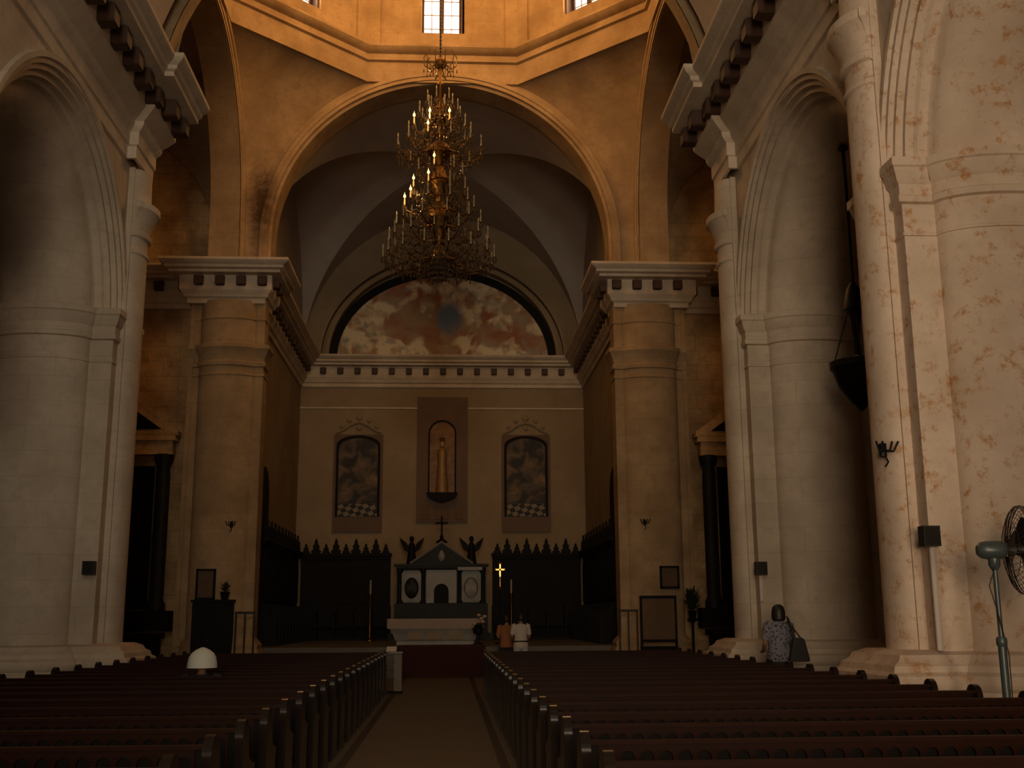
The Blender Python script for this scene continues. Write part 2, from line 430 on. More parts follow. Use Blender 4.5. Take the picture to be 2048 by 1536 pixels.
# ---- piers and walls east of the crossing
ECAP = [(0, 0), (.22, 0), (.22, .7), (.16, .8), (.18, .9), (.1, 1.0), (0, 1.1), (0, 8.6), (.03, 8.62), (.03, 8.68), (0, 8.7), (0, 8.88), (.06, 8.9), (.08, 9.0), (.02, 9.06), (.06, 9.2), (.13, 9.36), (.18, 9.42), (.18, 9.52), (.03, 9.57), (0, 9.6), (0, 10.3), (.03, 10.32), (.03, 10.36), (0, 10.38), (0, 10.9)]
for s in (1, -1):
    root = empty('pier', (0, 0, 0), 'tall %s pier of the far arch with half column and square capital blocks' % ('right' if s > 0 else 'left'), 'pier'); root['kind'] = 'structure'
    m = MB(); m.box(5.28, 7.4, 32.5, 33.5, 0, 12); m.box(5.28, 5.72, 32.36, 33.4, 0, 12)
    m.box(6.0, 6.9, 31.9, 32.6, 11.9, 13); m.box(7.3, 7.42, 32.4, 33.1, 0, 12)
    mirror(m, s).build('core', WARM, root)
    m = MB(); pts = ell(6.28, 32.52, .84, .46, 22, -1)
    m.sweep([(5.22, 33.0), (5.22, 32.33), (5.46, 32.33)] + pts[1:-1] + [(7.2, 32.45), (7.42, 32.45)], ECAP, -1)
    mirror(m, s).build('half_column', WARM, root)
EENT = [(0, 10.8), (.06, 10.82), (.08, 10.95), (.16, 11.0), (.18, 11.08), (.26, 11.16), (.28, 11.2), (.28, 11.62), (.55, 11.64), (.55, 11.72), (.66, 11.76), (.66, 11.84), (.78, 11.9), (.82, 11.95), (.82, 12.02), (0, 12.1)]
for s in (1, -1):
    path = [(14.5, 32.95), (7.45, 32.95), (7.45, 32.3), (5.3, 32.3), (5.3, 33.45), (5.74, 33.45), (5.74, YB)]
    m = MB(); m.sweep(path, EENT, 1 if s > 0 else 1)
    o = struct(mirror(m, s).build('trim_%d' % trim_no, MOULD), 'cornice with square dark blocks over the far %s pier running into the chancel' % ('right' if s > 0 else 'left'), 'cornice'); trim_no += 1
    for k in range(8): bracket(o, s * (7.75 + .72 * k), 32.69, 11.43, (0, -1), .2, .27, .28)
    for k in range(4): bracket(o, s * (7.15 - .62 * k), 32.04, 11.43, (0, -1), .2, .27, .28)
    bracket(o, s * 5.04, 32.35, 11.43, (-s, 0), .2, .27, .28); bracket(o, s * 5.04, 33.0, 11.43, (-s, 0), .2, .27, .28)
    for k in range(15): bracket(o, s * 5.48, 33.75 + .7 * k, 11.43, (-s, 0), .2, .27, .28)
m = MB(); m.sweep([(5.75, YB - .02), (-5.75, YB - .02)], EENT, 1)
o = struct(m.build('trim_%d' % trim_no, MOULD), 'cornice with square dark blocks under the painted lunette', 'cornice'); trim_no += 1
for k in range(15): bracket(o, -4.83 + .69 * k, YB - .28, 11.42, (0, -1), .2, .24, .26)

# crossing arches and their walls
def arch_wall_x(y0, y1, sg, name, label, mat, zc=12.9, r=5.13):
    """arch spanning the nave; front face at y0 looking along sg"""
    w = MB()
    for yy in (y0, y1): spandrel(w, lambda u, z: (u, yy, z), 0, r + .02, zc, -6.95, 6.95, 11.9, 18.6)
    o = struct(w.build(name, mat), label, 'wall')
    f = sg
    pr = [(y0, .34), (y0 + f * .17, .33), (y0 + f * .17, .22), (y0 + f * .135, .21), (y0 + f * .135, .1), (y0 + f * .04, .08), (y0 + f * .0, 0), (y1, 0)]
    m = MB(); rows = []; n = 56
    for i in range(-1, n + 2):
        t = PI * min(max(i, 0), n) / n
        rows.append([((r + q) * math.cos(t), Y, 11.9 if (i < 0 or i > n) else zc + (r + q) * math.sin(t)) for Y, q in pr])
    m.grid(rows); m.build('arch', mat, o)
    return o
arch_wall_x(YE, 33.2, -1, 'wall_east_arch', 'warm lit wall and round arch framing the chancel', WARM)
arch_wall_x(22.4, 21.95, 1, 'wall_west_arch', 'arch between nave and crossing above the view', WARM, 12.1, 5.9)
for s in (1, -1):
    w = MB()
    for X in (6.0, 6.9): spandrel(w, lambda u, z: (X, u, z), YC, 4.52, 13.35, 22.4, 32.3, 11.9, 18.6)
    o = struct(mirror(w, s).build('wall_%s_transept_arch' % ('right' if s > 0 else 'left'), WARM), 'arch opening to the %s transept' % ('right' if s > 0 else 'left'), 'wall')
    pr = [(6.0, .4), (5.92, .39), (5.92, .26), (5.97, .24), (5.97, .12), (6.03, .1), (6.03, 0), (6.9, 0)]
    m = MB(); rows = []; n = 40
    for i in range(-1, n + 2):
        t = PI * min(max(i, 0), n) / n
        rows.append([(X, YC + (4.5 + q) * math.cos(t), 11.9 if (i < 0 or i > n) else 13.35 + (4.5 + q) * math.sin(t)) for X, q in pr])
    m.grid(rows); mirror(m, s).build('arch', WARM, o)
    # transept: east wall with a blind arch, end wall and ceiling
    w = MB(); w.box(6.9, 14.6, 33.0, 33.2, 0, 18.6)
    o = struct(mirror(w, s).build('wall_%s_transept' % ('right' if s > 0 else 'left'), ROUGH), 'rough brown masonry wall of the %s transept' % ('right' if s > 0 else 'left'), 'wall')
    w = MB(); spandrel(w, lambda u, z: (u, 32.82, z), 10.75, 3.75, 12.9, 6.9, 14.5, 12.0, 18.6)
    rows = []
    for i in range(41):
        t = PI * i / 40; rows.append([(10.75 + 3.75 * math.cos(t), y, 12.9 + 3.75 * math.sin(t)) for y in (32.82, 33.0)])
    w.grid(rows); struct(mirror(w, s).build('trim_%d' % trim_no, WARM), 'blind arch face on the %s transept wall' % ('right' if s > 0 else 'left'), 'arch'); trim_no += 1
    w = MB(); w.box(6.9, 14.6, 22.0, 33.2, 18.5, 18.7)
    struct(mirror(w, s).build('ceiling_%s_transept' % ('right' if s > 0 else 'left'), VAULT), 'ceiling of the %s transept' % ('right' if s > 0 else 'left'), 'ceiling')

# pendentives
def pend(sx, sy):
    rows = []
    N = 26
    for i in range(N + 1):
        z = 12.0 + (18.06 - 12.0) * i / N
        xe = 5.68 if z < 12.9 else math.sqrt(max(5.68 ** 2 - (z - 12.9) ** 2, 0))
        yt = 4.95 if z < 13.35 else math.sqrt(max(4.95 ** 2 - (z - 13.35) ** 2, 0))
        a = Vector((xe, 4.935, z)); b = Vector((5.985, min(yt, 4.93), z)); row = []
        for j in range(9):
            t = j / 8; p = a.lerp(b, t); c = Vector((5.985, 4.935, z))
            k = .22 * math.sin(PI * t) * (1 - i / N)        # slightly hollow towards the corner
            p = p.lerp(c, k); row.append((sx * p.x, YC + sy * p.y, p.z))
        rows.append(row)
    m = MB(); m.grid(rows)
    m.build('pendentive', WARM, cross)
cross = empty('wall_crossing', (0, 0, 0), 'octagonal lantern with pendentives, frieze and windowed drum', 'wall'); cross['kind'] = 'structure'
for sx in (1, -1):
    for sy in (1, -1): pend(sx, sy)
OCT = [(2.4, 32.3), (-2.4, 32.3), (-6, 28.85), (-6, 25.85), (-2.4, 22.4), (2.4, 22.4), (6, 25.85), (6, 28.85)]
FRZ = [(-.4, 18.04), (.1, 18.04), (.1, 18.7), (.19, 18.74), (.19, 18.82), (.14, 18.86), (.14, 18.97), (.22, 19.0), (.32, 19.08), (.37, 19.14), (.37, 19.21), (.05, 19.3), (-.4, 19.3)]
def closed_sweep(pts, prof):
    n = len(pts); rows = []
    for i in range(n):
        d0 = Vector((pts[i][0] - pts[i - 1][0], pts[i][1] - pts[i - 1][1])).normalized(); d1 = Vector((pts[(i + 1) % n][0] - pts[i][0], pts[(i + 1) % n][1] - pts[i][1])).normalized()
        a = Vector((-d0.y, d0.x)); b = Vector((-d1.y, d1.x)); q = (a + b) / (1 + a.dot(b))
        rows.append([(pts[i][0] + q.x * o, pts[i][1] + q.y * o, z) for o, z in prof])
    rows.append(rows[0]); m = MB(); m.grid(rows); return m
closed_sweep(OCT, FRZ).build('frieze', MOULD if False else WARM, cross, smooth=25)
dome = MB(); dome.lathe([(6.6 * math.cos(PI / 2 * i / 14), 6.2 * math.sin(PI / 2 * i / 14)) for i in range(15)], (0, YC, 26), 40, 1, .9)
dome.build('dome', VAULT, cross)
WINW, WZ0, WZ1 = 1.36, 19.8, 24.2
win_no = 1
drum = MB(); win_at = []
for i in range(8):
    p = Vector((*OCT[i], 0)); q = Vector((*OCT[(i + 1) % 8], 0)); d = (q - p); L = d.length; d.normalize(); out = Vector((d.y, -d.x, 0))
    def P(u, z, k=0): return tuple(p + d * u + out * k + Vector((0, 0, z)))
    c = L / 2; a, b = c - WINW / 2, c + WINW / 2
    for u0, u1, z0, z1 in ((0, a, 19.2, 26.2), (b, L, 19.2, 26.2), (a, b, 19.2, WZ0), (a, b, WZ1, 26.2)):
        drum.add([P(u0, z0), P(u1, z0), P(u1, z1), P(u0, z1)], [(0, 1, 2, 3)])
        drum.add([P(u0, z0, .7), P(u1, z0, .7), P(u1, z1, .7), P(u0, z1, .7)], [(0, 1, 2, 3)])
    for (u0, z0), (u1, z1) in (((a, WZ0), (b, WZ0)), ((b, WZ0), (b, WZ1)), ((b, WZ1), (a, WZ1)), ((a, WZ1), (a, WZ0))):
        drum.add([P(u0, z0), P(u1, z1), P(u1, z1, .7), P(u0, z0, .7)], [(0, 1, 2, 3)])
    # shallow pilaster strips at the corners
    for u0, u1 in ((.0, .42), (L - .42, L)):
        drum.add([P(u0, 19.25, -.07), P(u1, 19.25, -.07), P(u1, 26.2, -.07), P(u0, 26.2, -.07)], [(0, 1, 2, 3)])
        for u in (u0, u1): drum.add([P(u, 19.25, 0), P(u, 19.25, -.07), P(u, 26.2, -.07), P(u, 26.2, 0)], [(0, 1, 2, 3)])
    win_at.append((p + d * c, d.copy(), out.copy()))
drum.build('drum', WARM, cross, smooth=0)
def lantern_window(k, label):
    global win_no
    c, d, out = win_at[k]
    o = MB(); f = .42; H = WZ1 - WZ0
    # local: x along the wall, y outward, z up; the outer frame
    w = WINW / 2
    o.box(-w, -w + .12, 0, .16, 0, H); o.box(w - .12, w, 0, .16, 0, H); o.box(-.075, .075, 0, .14, 0, H); o.box(-w, w, 0, .14, H - .1, H); o.box(-w, w, 0, .1, 0, .04)
    ob = o.build('window_%d' % win_no, WINDOWFRAME, smooth=0); win_no += 1
    ob.location = c + out * f + Vector((-.05 if k == 0 else 0, 0, WZ0)); ob.rotation_euler.z = math.atan2(d.y, d.x)
    if out.dot(Vector((-d.y, d.x, 0))) < 0: ob.rotation_euler.z += PI
    struct(ob, label, 'window')
    for s in (-1, 1):
        x0, x1 = (s * .075, s * (w - .12))
        m = MB(); m.box(x0, x1, .07, .08, .03, H - .1); m.build('pane', SKY, ob, 0)
        m = MB(); xm = (x0 + x1) / 2; m.box(xm - .012, xm + .012, .04, .07, .03, H - .1)
        for j in range(1, 9): m.box(x0, x1, .04, .07, j * .49 - .1, j * .49 - .08)
        m.build('glazing_bars', BARS, ob, 0)
        # shutter leaf folded back against the reveal
        m = MB(); m.box(s * w * .985, s * (w * .985 - .035), -.3, 0, 0, H); m.build('shutter', WINDOWFRAME, ob, 0)
lantern_window(0, 'tall bright two-leaf window straight above the chancel arch')
lantern_window(1, 'bright window cut by the top edge, left side of the lantern')
lantern_window(7, 'bright window cut by the top edge, right side of the lantern')

# ---- nave vault
m = MB(); rows = []
for i in range(33):
    t = PI * i / 32; rows.append([(6.05 * math.cos(t), y, 12.0 + 6.05 * math.sin(t)) for y in (-9.3, 21.6)])
m.grid(rows); struct(m.build('ceiling', VAULT), 'barrel vault over the nave', 'ceiling')

# ---- chancel
H6 = 6.2; CX = 5.75; Y0 = 33.2
def hx(x): return math.sqrt(max(0, 1 - (x / CX) ** 2))
def ky(y): return math.sqrt(max(0, 1 - ((y - (Y0 + YB) / 2) / ((YB - Y0) / 2)) ** 2))
N = 48; rows = []
for i in range(N + 1):
    x = -CX * math.cos(PI * i / N); rows.append([])
    for j in range(N + 1):
        y = (Y0 + YB) / 2 - (YB - Y0) / 2 * math.cos(PI * j / N)
        rows[-1].append((x, y, 11.95 + H6 * max(hx(x), ky(y))))
m = MB(); vs = [p for r in rows for p in r]; fs = []
for i in range(N):
    for j in range(N):
        a, b_, c, d = i * (N + 1) + j, (i + 1) * (N + 1) + j, (i + 1) * (N + 1) + j + 1, i * (N + 1) + j + 1
        if i == j: fs += [(a, b_, c), (a, c, d)]
        elif i + j == N - 1: fs += [(a, b_, d), (b_, c, d)]
        else: fs.append((a, b_, c, d))
m.add(vs, fs); struct(m.build('ceiling_chancel', VAULT, smooth=20), 'grey groin vault over the chancel', 'ceiling')
for s, nm in ((1, 'right'), (-1, 'left')):
    m = MB(); ys = [(Y0 + YB) / 2 - (YB - Y0) / 2 * math.cos(PI * j / N) for j in range(N + 1)]
    m.grid([[(CX, y, 0) for y in ys], [(CX, y, 11.95) for y in ys]])
    m.mi = 1; m.grid([[(CX, y, 11.95) for y in ys], [(CX, y, 11.95 + H6 * ky(y)) for y in ys]])
    o = struct(mirror(m, s).build('wall_chancel_%s' % nm, [PLASTER, VAULT]), 'chancel side wall on the %s with blind lunette' % nm, 'wall')
    # round-headed dark doorway
    m = MB(); n = 14
    arc = [(36.2 + .85 * math.cos(PI * i / n), 5.6 + .85 * math.sin(PI * i / n)) for i in range(n + 1)]
    m.prism([(37.05, .8)] + arc + [(35.35, .8)], 'x', 5.66, 5.76)
    mirror(m, s).build('doorway', BLACKWOOD, o, 0)
m = MB(); xs = [-CX * math.cos(PI * i / N) for i in range(N + 1)]
m.grid([[(x, YB, 0) for x in xs], [(x, YB, 11.95 + H6 * hx(x)) for x in xs]])
o = struct(m.build('wall_chancel_back', PLASTER), 'buff plaster end wall of the chancel', 'wall')
m = MB(); m.box(-5.75, 5.75, YB - .05, YB, 9.93, 9.99); m.build('string_course', MOULD, o, 0)
# mouldings round the lunette
def half_ring(m, a, b, y0, y1, w, zc=12.0, n=48):
    rows = []
    for i in range(n + 1):
        t = PI * i / n; c, s_ = math.cos(t), math.sin(t)
        rows.append([(a * c, y1, zc + b * s_), (a * c, y0, zc + b * s_), ((a + w) * c, y0, zc + (b + w) * s_), ((a + w) * c, y1, zc + (b + w) * s_)])
    m.grid(rows)
m = MB(); half_ring(m, 4.62, 3.95, YB - .5, YB, .14); half_ring(m, 4.95, 4.3, YB - .36, YB, .12)
struct(m.build('trim_%d' % trim_no, PLASTER), 'concentric arched mouldings round the painted lunette', 'moulding'); trim_no += 1
m = MB(); half_ring(m, 4.32, 3.5, YB - .22, YB, .3)  # dark ring put in place of the recess shade round the mural
struct(m.build('trim_%d' % trim_no, BLACKWOOD), 'black arched ring standing for recess shade close round the painted lunette', 'moulding'); trim_no += 1
# raised platform and steps
m = MB(); m.box(-5.75, 5.75, 34.0, YB, 0, .8); m.box(-5.27, 5.27, 33.2, 34.01, 0, .8)
struct(m.build('floor_chancel', FLOOR, smooth=0), 'raised stone floor of the chancel', 'floor')
st = empty('chancel_steps', (0, 0, 0), 'broad steps with red carpet runner below the altar table', 'steps'); st['kind'] = 'structure'
m = MB()
for k in range(4): m.box(-3.2, 3.2, 31.8 + .35 * k, 33.2, .2 * k, .2 * k + .2 if k < 3 else .8)
m.build('step_block', FLOOR, st, 0)
m = MB()
for k in range(4):
    y = 31.8 + .35 * k; z = .2 * (k + 1)
    m.box(-1.15, 1.35, y - .015, y, z - .2, z + .012); m.box(-1.15, 1.35, y, y + .35, z, z + .012)
m.box(-1.15, 1.35, 33.1, 35.2, .8, .812)
m.build('carpet_runner', CARPET, st, 0)
# ------------------------------------------------------------------ pews
PX0, PX1 = 1.1, 5.25
def pew_mesh():
    L = PX1 - PX0; h = L / 2
    parts = []
    m = MB(); m.box(-h, h, -.03, .03, .88, .905); parts.append(('top_rail', m, PEW))
    m = MB(); n = 36; w = (L - .1) / n; r = w / 2 - .016
    for i in range(n):
        c = -h + .05 + w * (i + .5); zs = .845 - r
        top = [(c + r * math.cos(PI * k / 8), zs + r * math.sin(PI * k / 8)) for k in range(9)]
        for y in (-.012, .012):
            vs = [(x, y, z) for x, z in top] + [(x, y, .885) for x, z in top]
            m.add(vs, [(k, k + 1, 10 + k, 9 + k) for k in range(8)])
            for sx in (-1, 1):
                m.add([(c + sx * w / 2, y, .5), (c + sx * r, y, .5), (c + sx * r, y, .885), (c + sx * w / 2, y, .885)], [(0, 1, 2, 3)])
        m.add([(x, -.012, z) for x, z in top] + [(x, .012, z) for x, z in top], [(k, k + 1, 10 + k, 9 + k) for k in range(8)])
        for sx in (-1, 1):
            m.add([(c + sx * r, -.012, .5), (c + sx * r, .012, .5), (c + sx * r, .012, zs), (c + sx * r, -.012, zs)], [(0, 1, 2, 3)])
    parts.append(('arcaded_back', m, PEW))
    m = MB(); m.box(-h, h, -.022, .022, .40, .505); parts.append(('lower_rail', m, PEW))
    m = MB(); m.box(-h, h, .014, .03, .5, .88); parts.append(('dark_backing', m, BLACKWOOD))  # black sheet added behind the arches; shade of the openings put into colour
    m = MB(); m.box(-h, h, -.02, .42, .40, .435); m.box(-h, h, .38, .40, .30, .40); parts.append(('seat', m, PEW))
    for s in (-1, 1):
        pr = [(-.06, 0), (.44, 0), (.44, .08), (.38, .12), (.38, .56), (.42, .60), (.42, .64), (.3, .66), (.2, .70)]
        pr += [(.05 + .12 * math.cos(a), .84 + .12 * math.sin(a)) for a in [PI * k / 10 for k in range(11)]] + [(-.06, .8)]
        m = MB(); m.prism(pr, 'x', s * h, s * (h + .055)); parts.append(('end_panel', m, PEWEND))
    m = MB(); m.box(-h, h, -.2, -.08, .14, .17); m.box(-h + .3, -h + .36, -.16, -.02, .1, .14); m.box(h - .36, h - .3, -.16, -.02, .1, .14); parts.append(('kneeler', m, PEW))
    return parts
ORD = ['nearest', 'second', 'third', 'fourth', 'fifth', 'sixth', 'seventh', 'eighth', 'ninth', 'tenth', 'eleventh', 'twelfth', 'thirteenth', 'fourteenth', 'fifteenth', 'sixteenth', 'seventeenth', 'eighteenth', 'nineteenth', 'last']
proto = empty('pew', (0, 0, 0), '', 'pew', 'rows of wooden pews')
for nm, m, mt in pew_mesh(): m.build(nm, mt, proto, 30)
PITCH, ROW0 = .985, 5.7
first = True
for s, side in ((1, 'right'), (-1, 'left')):
    for k in range(20):
        p = proto if first else copy_tree(proto); first = False
        p.location = (s * (PX0 + PX1) / 2, ROW0 + PITCH * k, 0)
        p['label'] = 'dark varnished pew with arcaded back %s of the aisle, %s' % (side, 'farthest row from viewer' if k == 19 else ('row nearest the viewer' if k == 0 else ORD[k] + ' row from viewer'))

# ------------------------------------------------------------------ people
def body_mesh(name, J, E, parent, mat):
    """one continuous skinned surface: J = {joint: (x,y,z,r)}, E = edges; first joint is the root"""
    keys = list(J); me = bpy.data.meshes.new(name)
    me.from_pydata([J[k][:3] for k in keys], [(keys.index(a), keys.index(b)) for a, b in E], [])
    me.materials.append(mat)
    o = bpy.data.objects.new(name, me); COL.objects.link(o); o.parent = parent
    sk = o.modifiers.new('Skin', 'SKIN'); sk.use_smooth_shade = True
    if not me.skin_vertices: 
        bpy.context.view_layer.objects.active = o
    lay = me.skin_vertices[0].data if me.skin_vertices else None
    for i, k in enumerate(keys):
        r = J[k][3]; rr = r if isinstance(r, tuple) else (r, r)
        lay[i].radius = rr; lay[i].use_root = (i == 0)
    ss = o.modifiers.new('Subdivision', 'SUBSURF'); ss.levels = 2; ss.render_levels = 2
    return o
def hand(J, E, s, tag_, wrist, d, palm_n):
    """palm plus five unequal bent fingers; d = pointing direction, palm_n = side of the curl"""
    d = Vector(d).normalized(); n = Vector(palm_n).normalized(); q = d.cross(n).normalized() * s
    w = Vector(wrist); pm = w + d * .05
    J[tag_ + 'palm'] = (*pm, (.030, .016)); E.append((tag_ + 'wrist', tag_ + 'palm'))
    for nm, off, ln in (('index', .027, .072), ('middle', .009, .08), ('ring', -.009, .074), ('little', -.026, .058)):
        a = w + d * .095 + q * off; b = a + d * ln * .5 + n * .012; c = b + d * ln * .3 + n * .03
        for k, p, r in (('1', a, .0095), ('2', b, .0085), ('3', c, .0075)): J[tag_ + nm + k] = (*p, r)
        E += [(tag_ + 'palm', tag_ + nm + '1'), (tag_ + nm + '1', tag_ + nm + '2'), (tag_ + nm + '2', tag_ + nm + '3')]
    a = w + d * .03 + q * .036; b = a + d * .035 + q * .014 + n * .012
    J[tag_ + 'thumb1'] = (*a, .011); J[tag_ + 'thumb2'] = (*b, .009)
    E += [(tag_ + 'wrist', tag_ + 'thumb1'), (tag_ + 'thumb1', tag_ + 'thumb2')]
def person(loc, rz, label, H=1.7, seated=False, arms='down', top=None, bottom=None, hair='short', stout=1.0, skirt=False):
    """figure facing local +y"""
    k = H / 1.70; root = empty('person', loc, label, 'person', rz=rz)
    dz = -.45 if seated else 0
    z = lambda v: (v + dz) * k
    J = {'pelvis': (0, 0, z(.95), (.145 * stout, .11 * stout)), 'waist': (0, .0, z(1.10), (.125 * stout, .095 * stout)), 'chest': (0, .005, z(1.30), (.15 * stout, .105 * stout)), 'collar': (0, -.005, z(1.42), (.085, .07)),
         'neck': (0, .005, z(1.475), .052), 'jaw': (0, .03, z(1.53), (.062, .07)), 'head': (0, .015, z(1.60), (.076, .092)), 'crown': (0, .005, z(1.655), (.062, .075)), 'nose': (0, .125, z(1.575), .014)}
    E = [('pelvis', 'waist'), ('waist', 'chest'), ('chest', 'collar'), ('collar', 'neck'), ('neck', 'jaw'), ('jaw', 'head'), ('head', 'crown'), ('head', 'nose')]
    for s in (-1, 1):
        t = 'l' if s < 0 else 'r'
        J[t + 'ear'] = (s * .086, .005, z(1.585), .016); E.append(('head', t + 'ear'))
        J[t + 'shoulder'] = (s * .185, -.005, z(1.395), .058)
        if arms == 'down': el, wr, d = (s * .235, -.02, z(1.12)), (s * .23, .05, z(.88)), (0, .2, -1)
        elif arms == 'folded': el, wr, d = (s * .25, .0, z(1.11)), (s * .10, .22, z(1.10)), (-s * .6, .5, .3)
        else: el, wr, d = (s * .24, .02, z(1.12)), (s * .17, .27, z(1.0)), (-s * .2, 1, -.1)
        J[t + 'elbow'] = (*el, .042); J[t + 'wrist'] = (*wr, (.03, .024))
        E += [('chest', t + 'shoulder'), (t + 'shoulder', t + 'elbow'), (t + 'elbow', t + 'wrist')]
        hand(J, E, s, t, wr, d, (-s, .2, 0) if arms == 'down' else (0, .2, -1))
        J[t + 'hip'] = (s * .095, .0, z(.88), .092)
        if seated: kn, an, to = (s * .12, .43, .50 * k), (s * .12, .40, .08 * k), (s * .13, .54, .035)
        else: kn, an, to = (s * .10, .01, .49 * k), (s * .10, -.015, .085 * k), (s * .12, .13, .035)
        J[t + 'knee'] = (*kn, .062); J[t + 'calf'] = ((kn[0] + an[0]) / 2, (kn[1] + an[1]) / 2 - .012, kn[2] * .62 + an[2] * .38, .055); J[t + 'ankle'] = (*an, .04); J[t + 'toe'] = (*to, (.042, .03))
        E += [('pelvis', t + 'hip'), (t + 'hip', t + 'knee'), (t + 'knee', t + 'calf'), (t + 'calf', t + 'ankle'), (t + 'ankle', t + 'toe')]
    body_mesh('body', J, E, root, SKIN)
    # eyes and mouth
    for s in (-1, 1):
        m = MB(); m.lathe([(0, -.008), (.009, 0), (0, .008)], (s * .032, .103, z(1.592)), 8); m.build('eye', BLACKPLASTIC, root)
    m = MB(); m.box(-.022, .022, .096, .103, z(1.535), z(1.541)); m.build('mouth', CARPET, root, 0)
    # clothes follow the body
    def loft(m, secs, n=20):
        m.grid([[(cx + a * math.cos(2 * PI * j / n), cy + b * math.sin(2 * PI * j / n), zz) for j in range(n)] for cx, cy, zz, a, b in secs], closed=True)
    m = MB(); S = stout
    loft(m, [(0, 0, z(.84), .205 * S, .155 * S), (0, 0, z(.95), .195 * S, .15 * S), (0, 0, z(1.10), .172 * S, .135 * S), (0, .0, z(1.25), .192 * S, .142 * S), (0, 0, z(1.35), .205 * S, .13 * S), (0, -.003, z(1.415), .165, .105), (0, -.003, z(1.452), .085, .078)])
    for s in (-1, 1):
        t = 'l' if s < 0 else 'r'
        a, b = Vector(J[t + 'shoulder'][:3]), Vector(J[t + 'elbow'][:3])
        m.tube([a + Vector((-s * .04, 0, .01)), a, a.lerp(b, .45), a.lerp(b, .8)], [.07, .078, .07, .066], 12)
    m.build('blouse' if skirt else 'shirt', top, root)
    if seated:
        m = MB(); loft(m, [(0, 0, z(.82), .19 * S, .15 * S), (0, 0, z(.98), .19 * S, .15 * S)])
        for s in (-1, 1):
            t = 'l' if s < 0 else 'r'; m.tube([J[t + 'hip'][:3], J[t + 'knee'][:3], J[t + 'ankle'][:3]], [.105, .085, .06], 12)
        m.build('trousers', bottom, root)
    elif skirt:
        m = MB(); loft(m, [(0, 0, z(.42), .21 * S, .17 * S), (0, 0, z(.6), .205 * S, .165 * S), (0, 0, z(.8), .2 * S, .15 * S), (0, 0, z(1.02), .17 * S, .135 * S)]); m.build('skirt', bottom, root)
    else:
        m = MB(); loft(m, [(0, 0, z(.80), .17 * S, .125 * S), (0, 0, z(.90), .19 * S, .145 * S), (0, 0, z(1.02), .175 * S, .135 * S)])
        for s in (-1, 1):
            t = 'l' if s < 0 else 'r'
            m.tube([J[t + 'hip'][:3], J[t + 'knee'][:3], J[t + 'ankle'][:3]], [.115, .085, .07], 12)
        m.build('trousers', bottom, root)
    for s in (-1, 1):
        t = 'l' if s < 0 else 'r'; a = J[t + 'ankle']; b = J[t + 'toe']
        m = MB(); m.tube([(a[0], a[1] - .05, .035), (a[0], a[1] + .03, .05), (b[0], b[1], .035)], [.04, .05, .038], 10); m.build('shoe', BLACKPLASTIC, root)
    # hair
    m = MB()
    if hair == 'bob': pr = [(.0, .125), (.06, .115), (.10, .075), (.118, .01), (.122, -.06), (.118, -.12), (.09, -.15), (.0, -.15)]
    else: pr = [(.0, .118), (.055, .108), (.092, .07), (.104, .01), (.1, -.04), (.08, -.075), (0, -.08)]
    m.lathe(pr, (0, -.028, z(1.60)), 18, .92, .98); m.build('hair', HAIR, root)
    return root
SHIRT_ORANGE = plain('rust_orange_shirt', (.30, .12, .045), .9, var=.15)
SHIRT_WHITE = plain('off_white_shirt', (.52, .47, .42), .9, var=.08)
TROUSER_PALE = plain('pale_trousers', (.46, .45, .42), .9, var=.08)
CLOTH_DARK = plain('dark_cloth', (.02, .02, .025), .9, var=.2)
person((5.72, 18.5, 0), .1, 'woman with dark bobbed hair and floral blouse standing by the pale pier', 1.78, arms='forward', top=BLOUSE, bottom=CLOTH_DARK, hair='bob', stout=1.06, skirt=True)
bag = empty('handbag', (5.97, 18.27, .9), 'black handbag hanging at the standing woman\'s side', 'handbag')
m = MB(); m.prism([(-.15, -.02), (-.16, .02), (-.09, .33), (-.05, .36), (.05, .36), (.09, .33), (.16, .02), (.15, -.02)], 'y', -.055, .055); m.build('bag_body', BLACKPLASTIC, bag, 30)
m = MB(); m.tube([(-.07, 0, .34), (-.1, .0, .52), (-.14, 0, .66), (-.16, .03, .70), (-.13, .05, .6), (.06, .02, .34)], .012, 8); m.build('strap', BLACKPLASTIC, bag)
person((1.88, 31.25, 0), -.15, 'person in a rust orange shirt standing before the altar', 1.66, arms='folded', top=SHIRT_ORANGE, bottom=CLOTH_DARK)
pw = person((2.2, 30.2, 0), .1, 'person in white shirt and pale trousers standing before the altar', 1.70, arms='forward', top=SHIRT_WHITE, bottom=TROUSER_PALE)
m = MB(); m.lathe([(.19, -.02), (.2, 0), (.19, .025)], (0, 0, .99), 20, 1, .76, cap=False); m.build('belt', BLACKPLASTIC, pw)
ph = person((-2.85, 14.78, -.05), 0, 'person sitting in the left pews wearing a peaked white hat', 1.66, seated=True, arms='forward', top=CLOTH_DARK, bottom=CLOTH_DARK)
m = MB(); m.lathe([(.0, .235), (.03, .23), (.09, .2), (.14, .16), (.17, .11), (.185, .03), (.19, -.02), (.175, -.02), (.15, .06), (0, .12)], (0, 0, 1.075), 24, 1, 1.05); m.build('hat', HAT, ph)

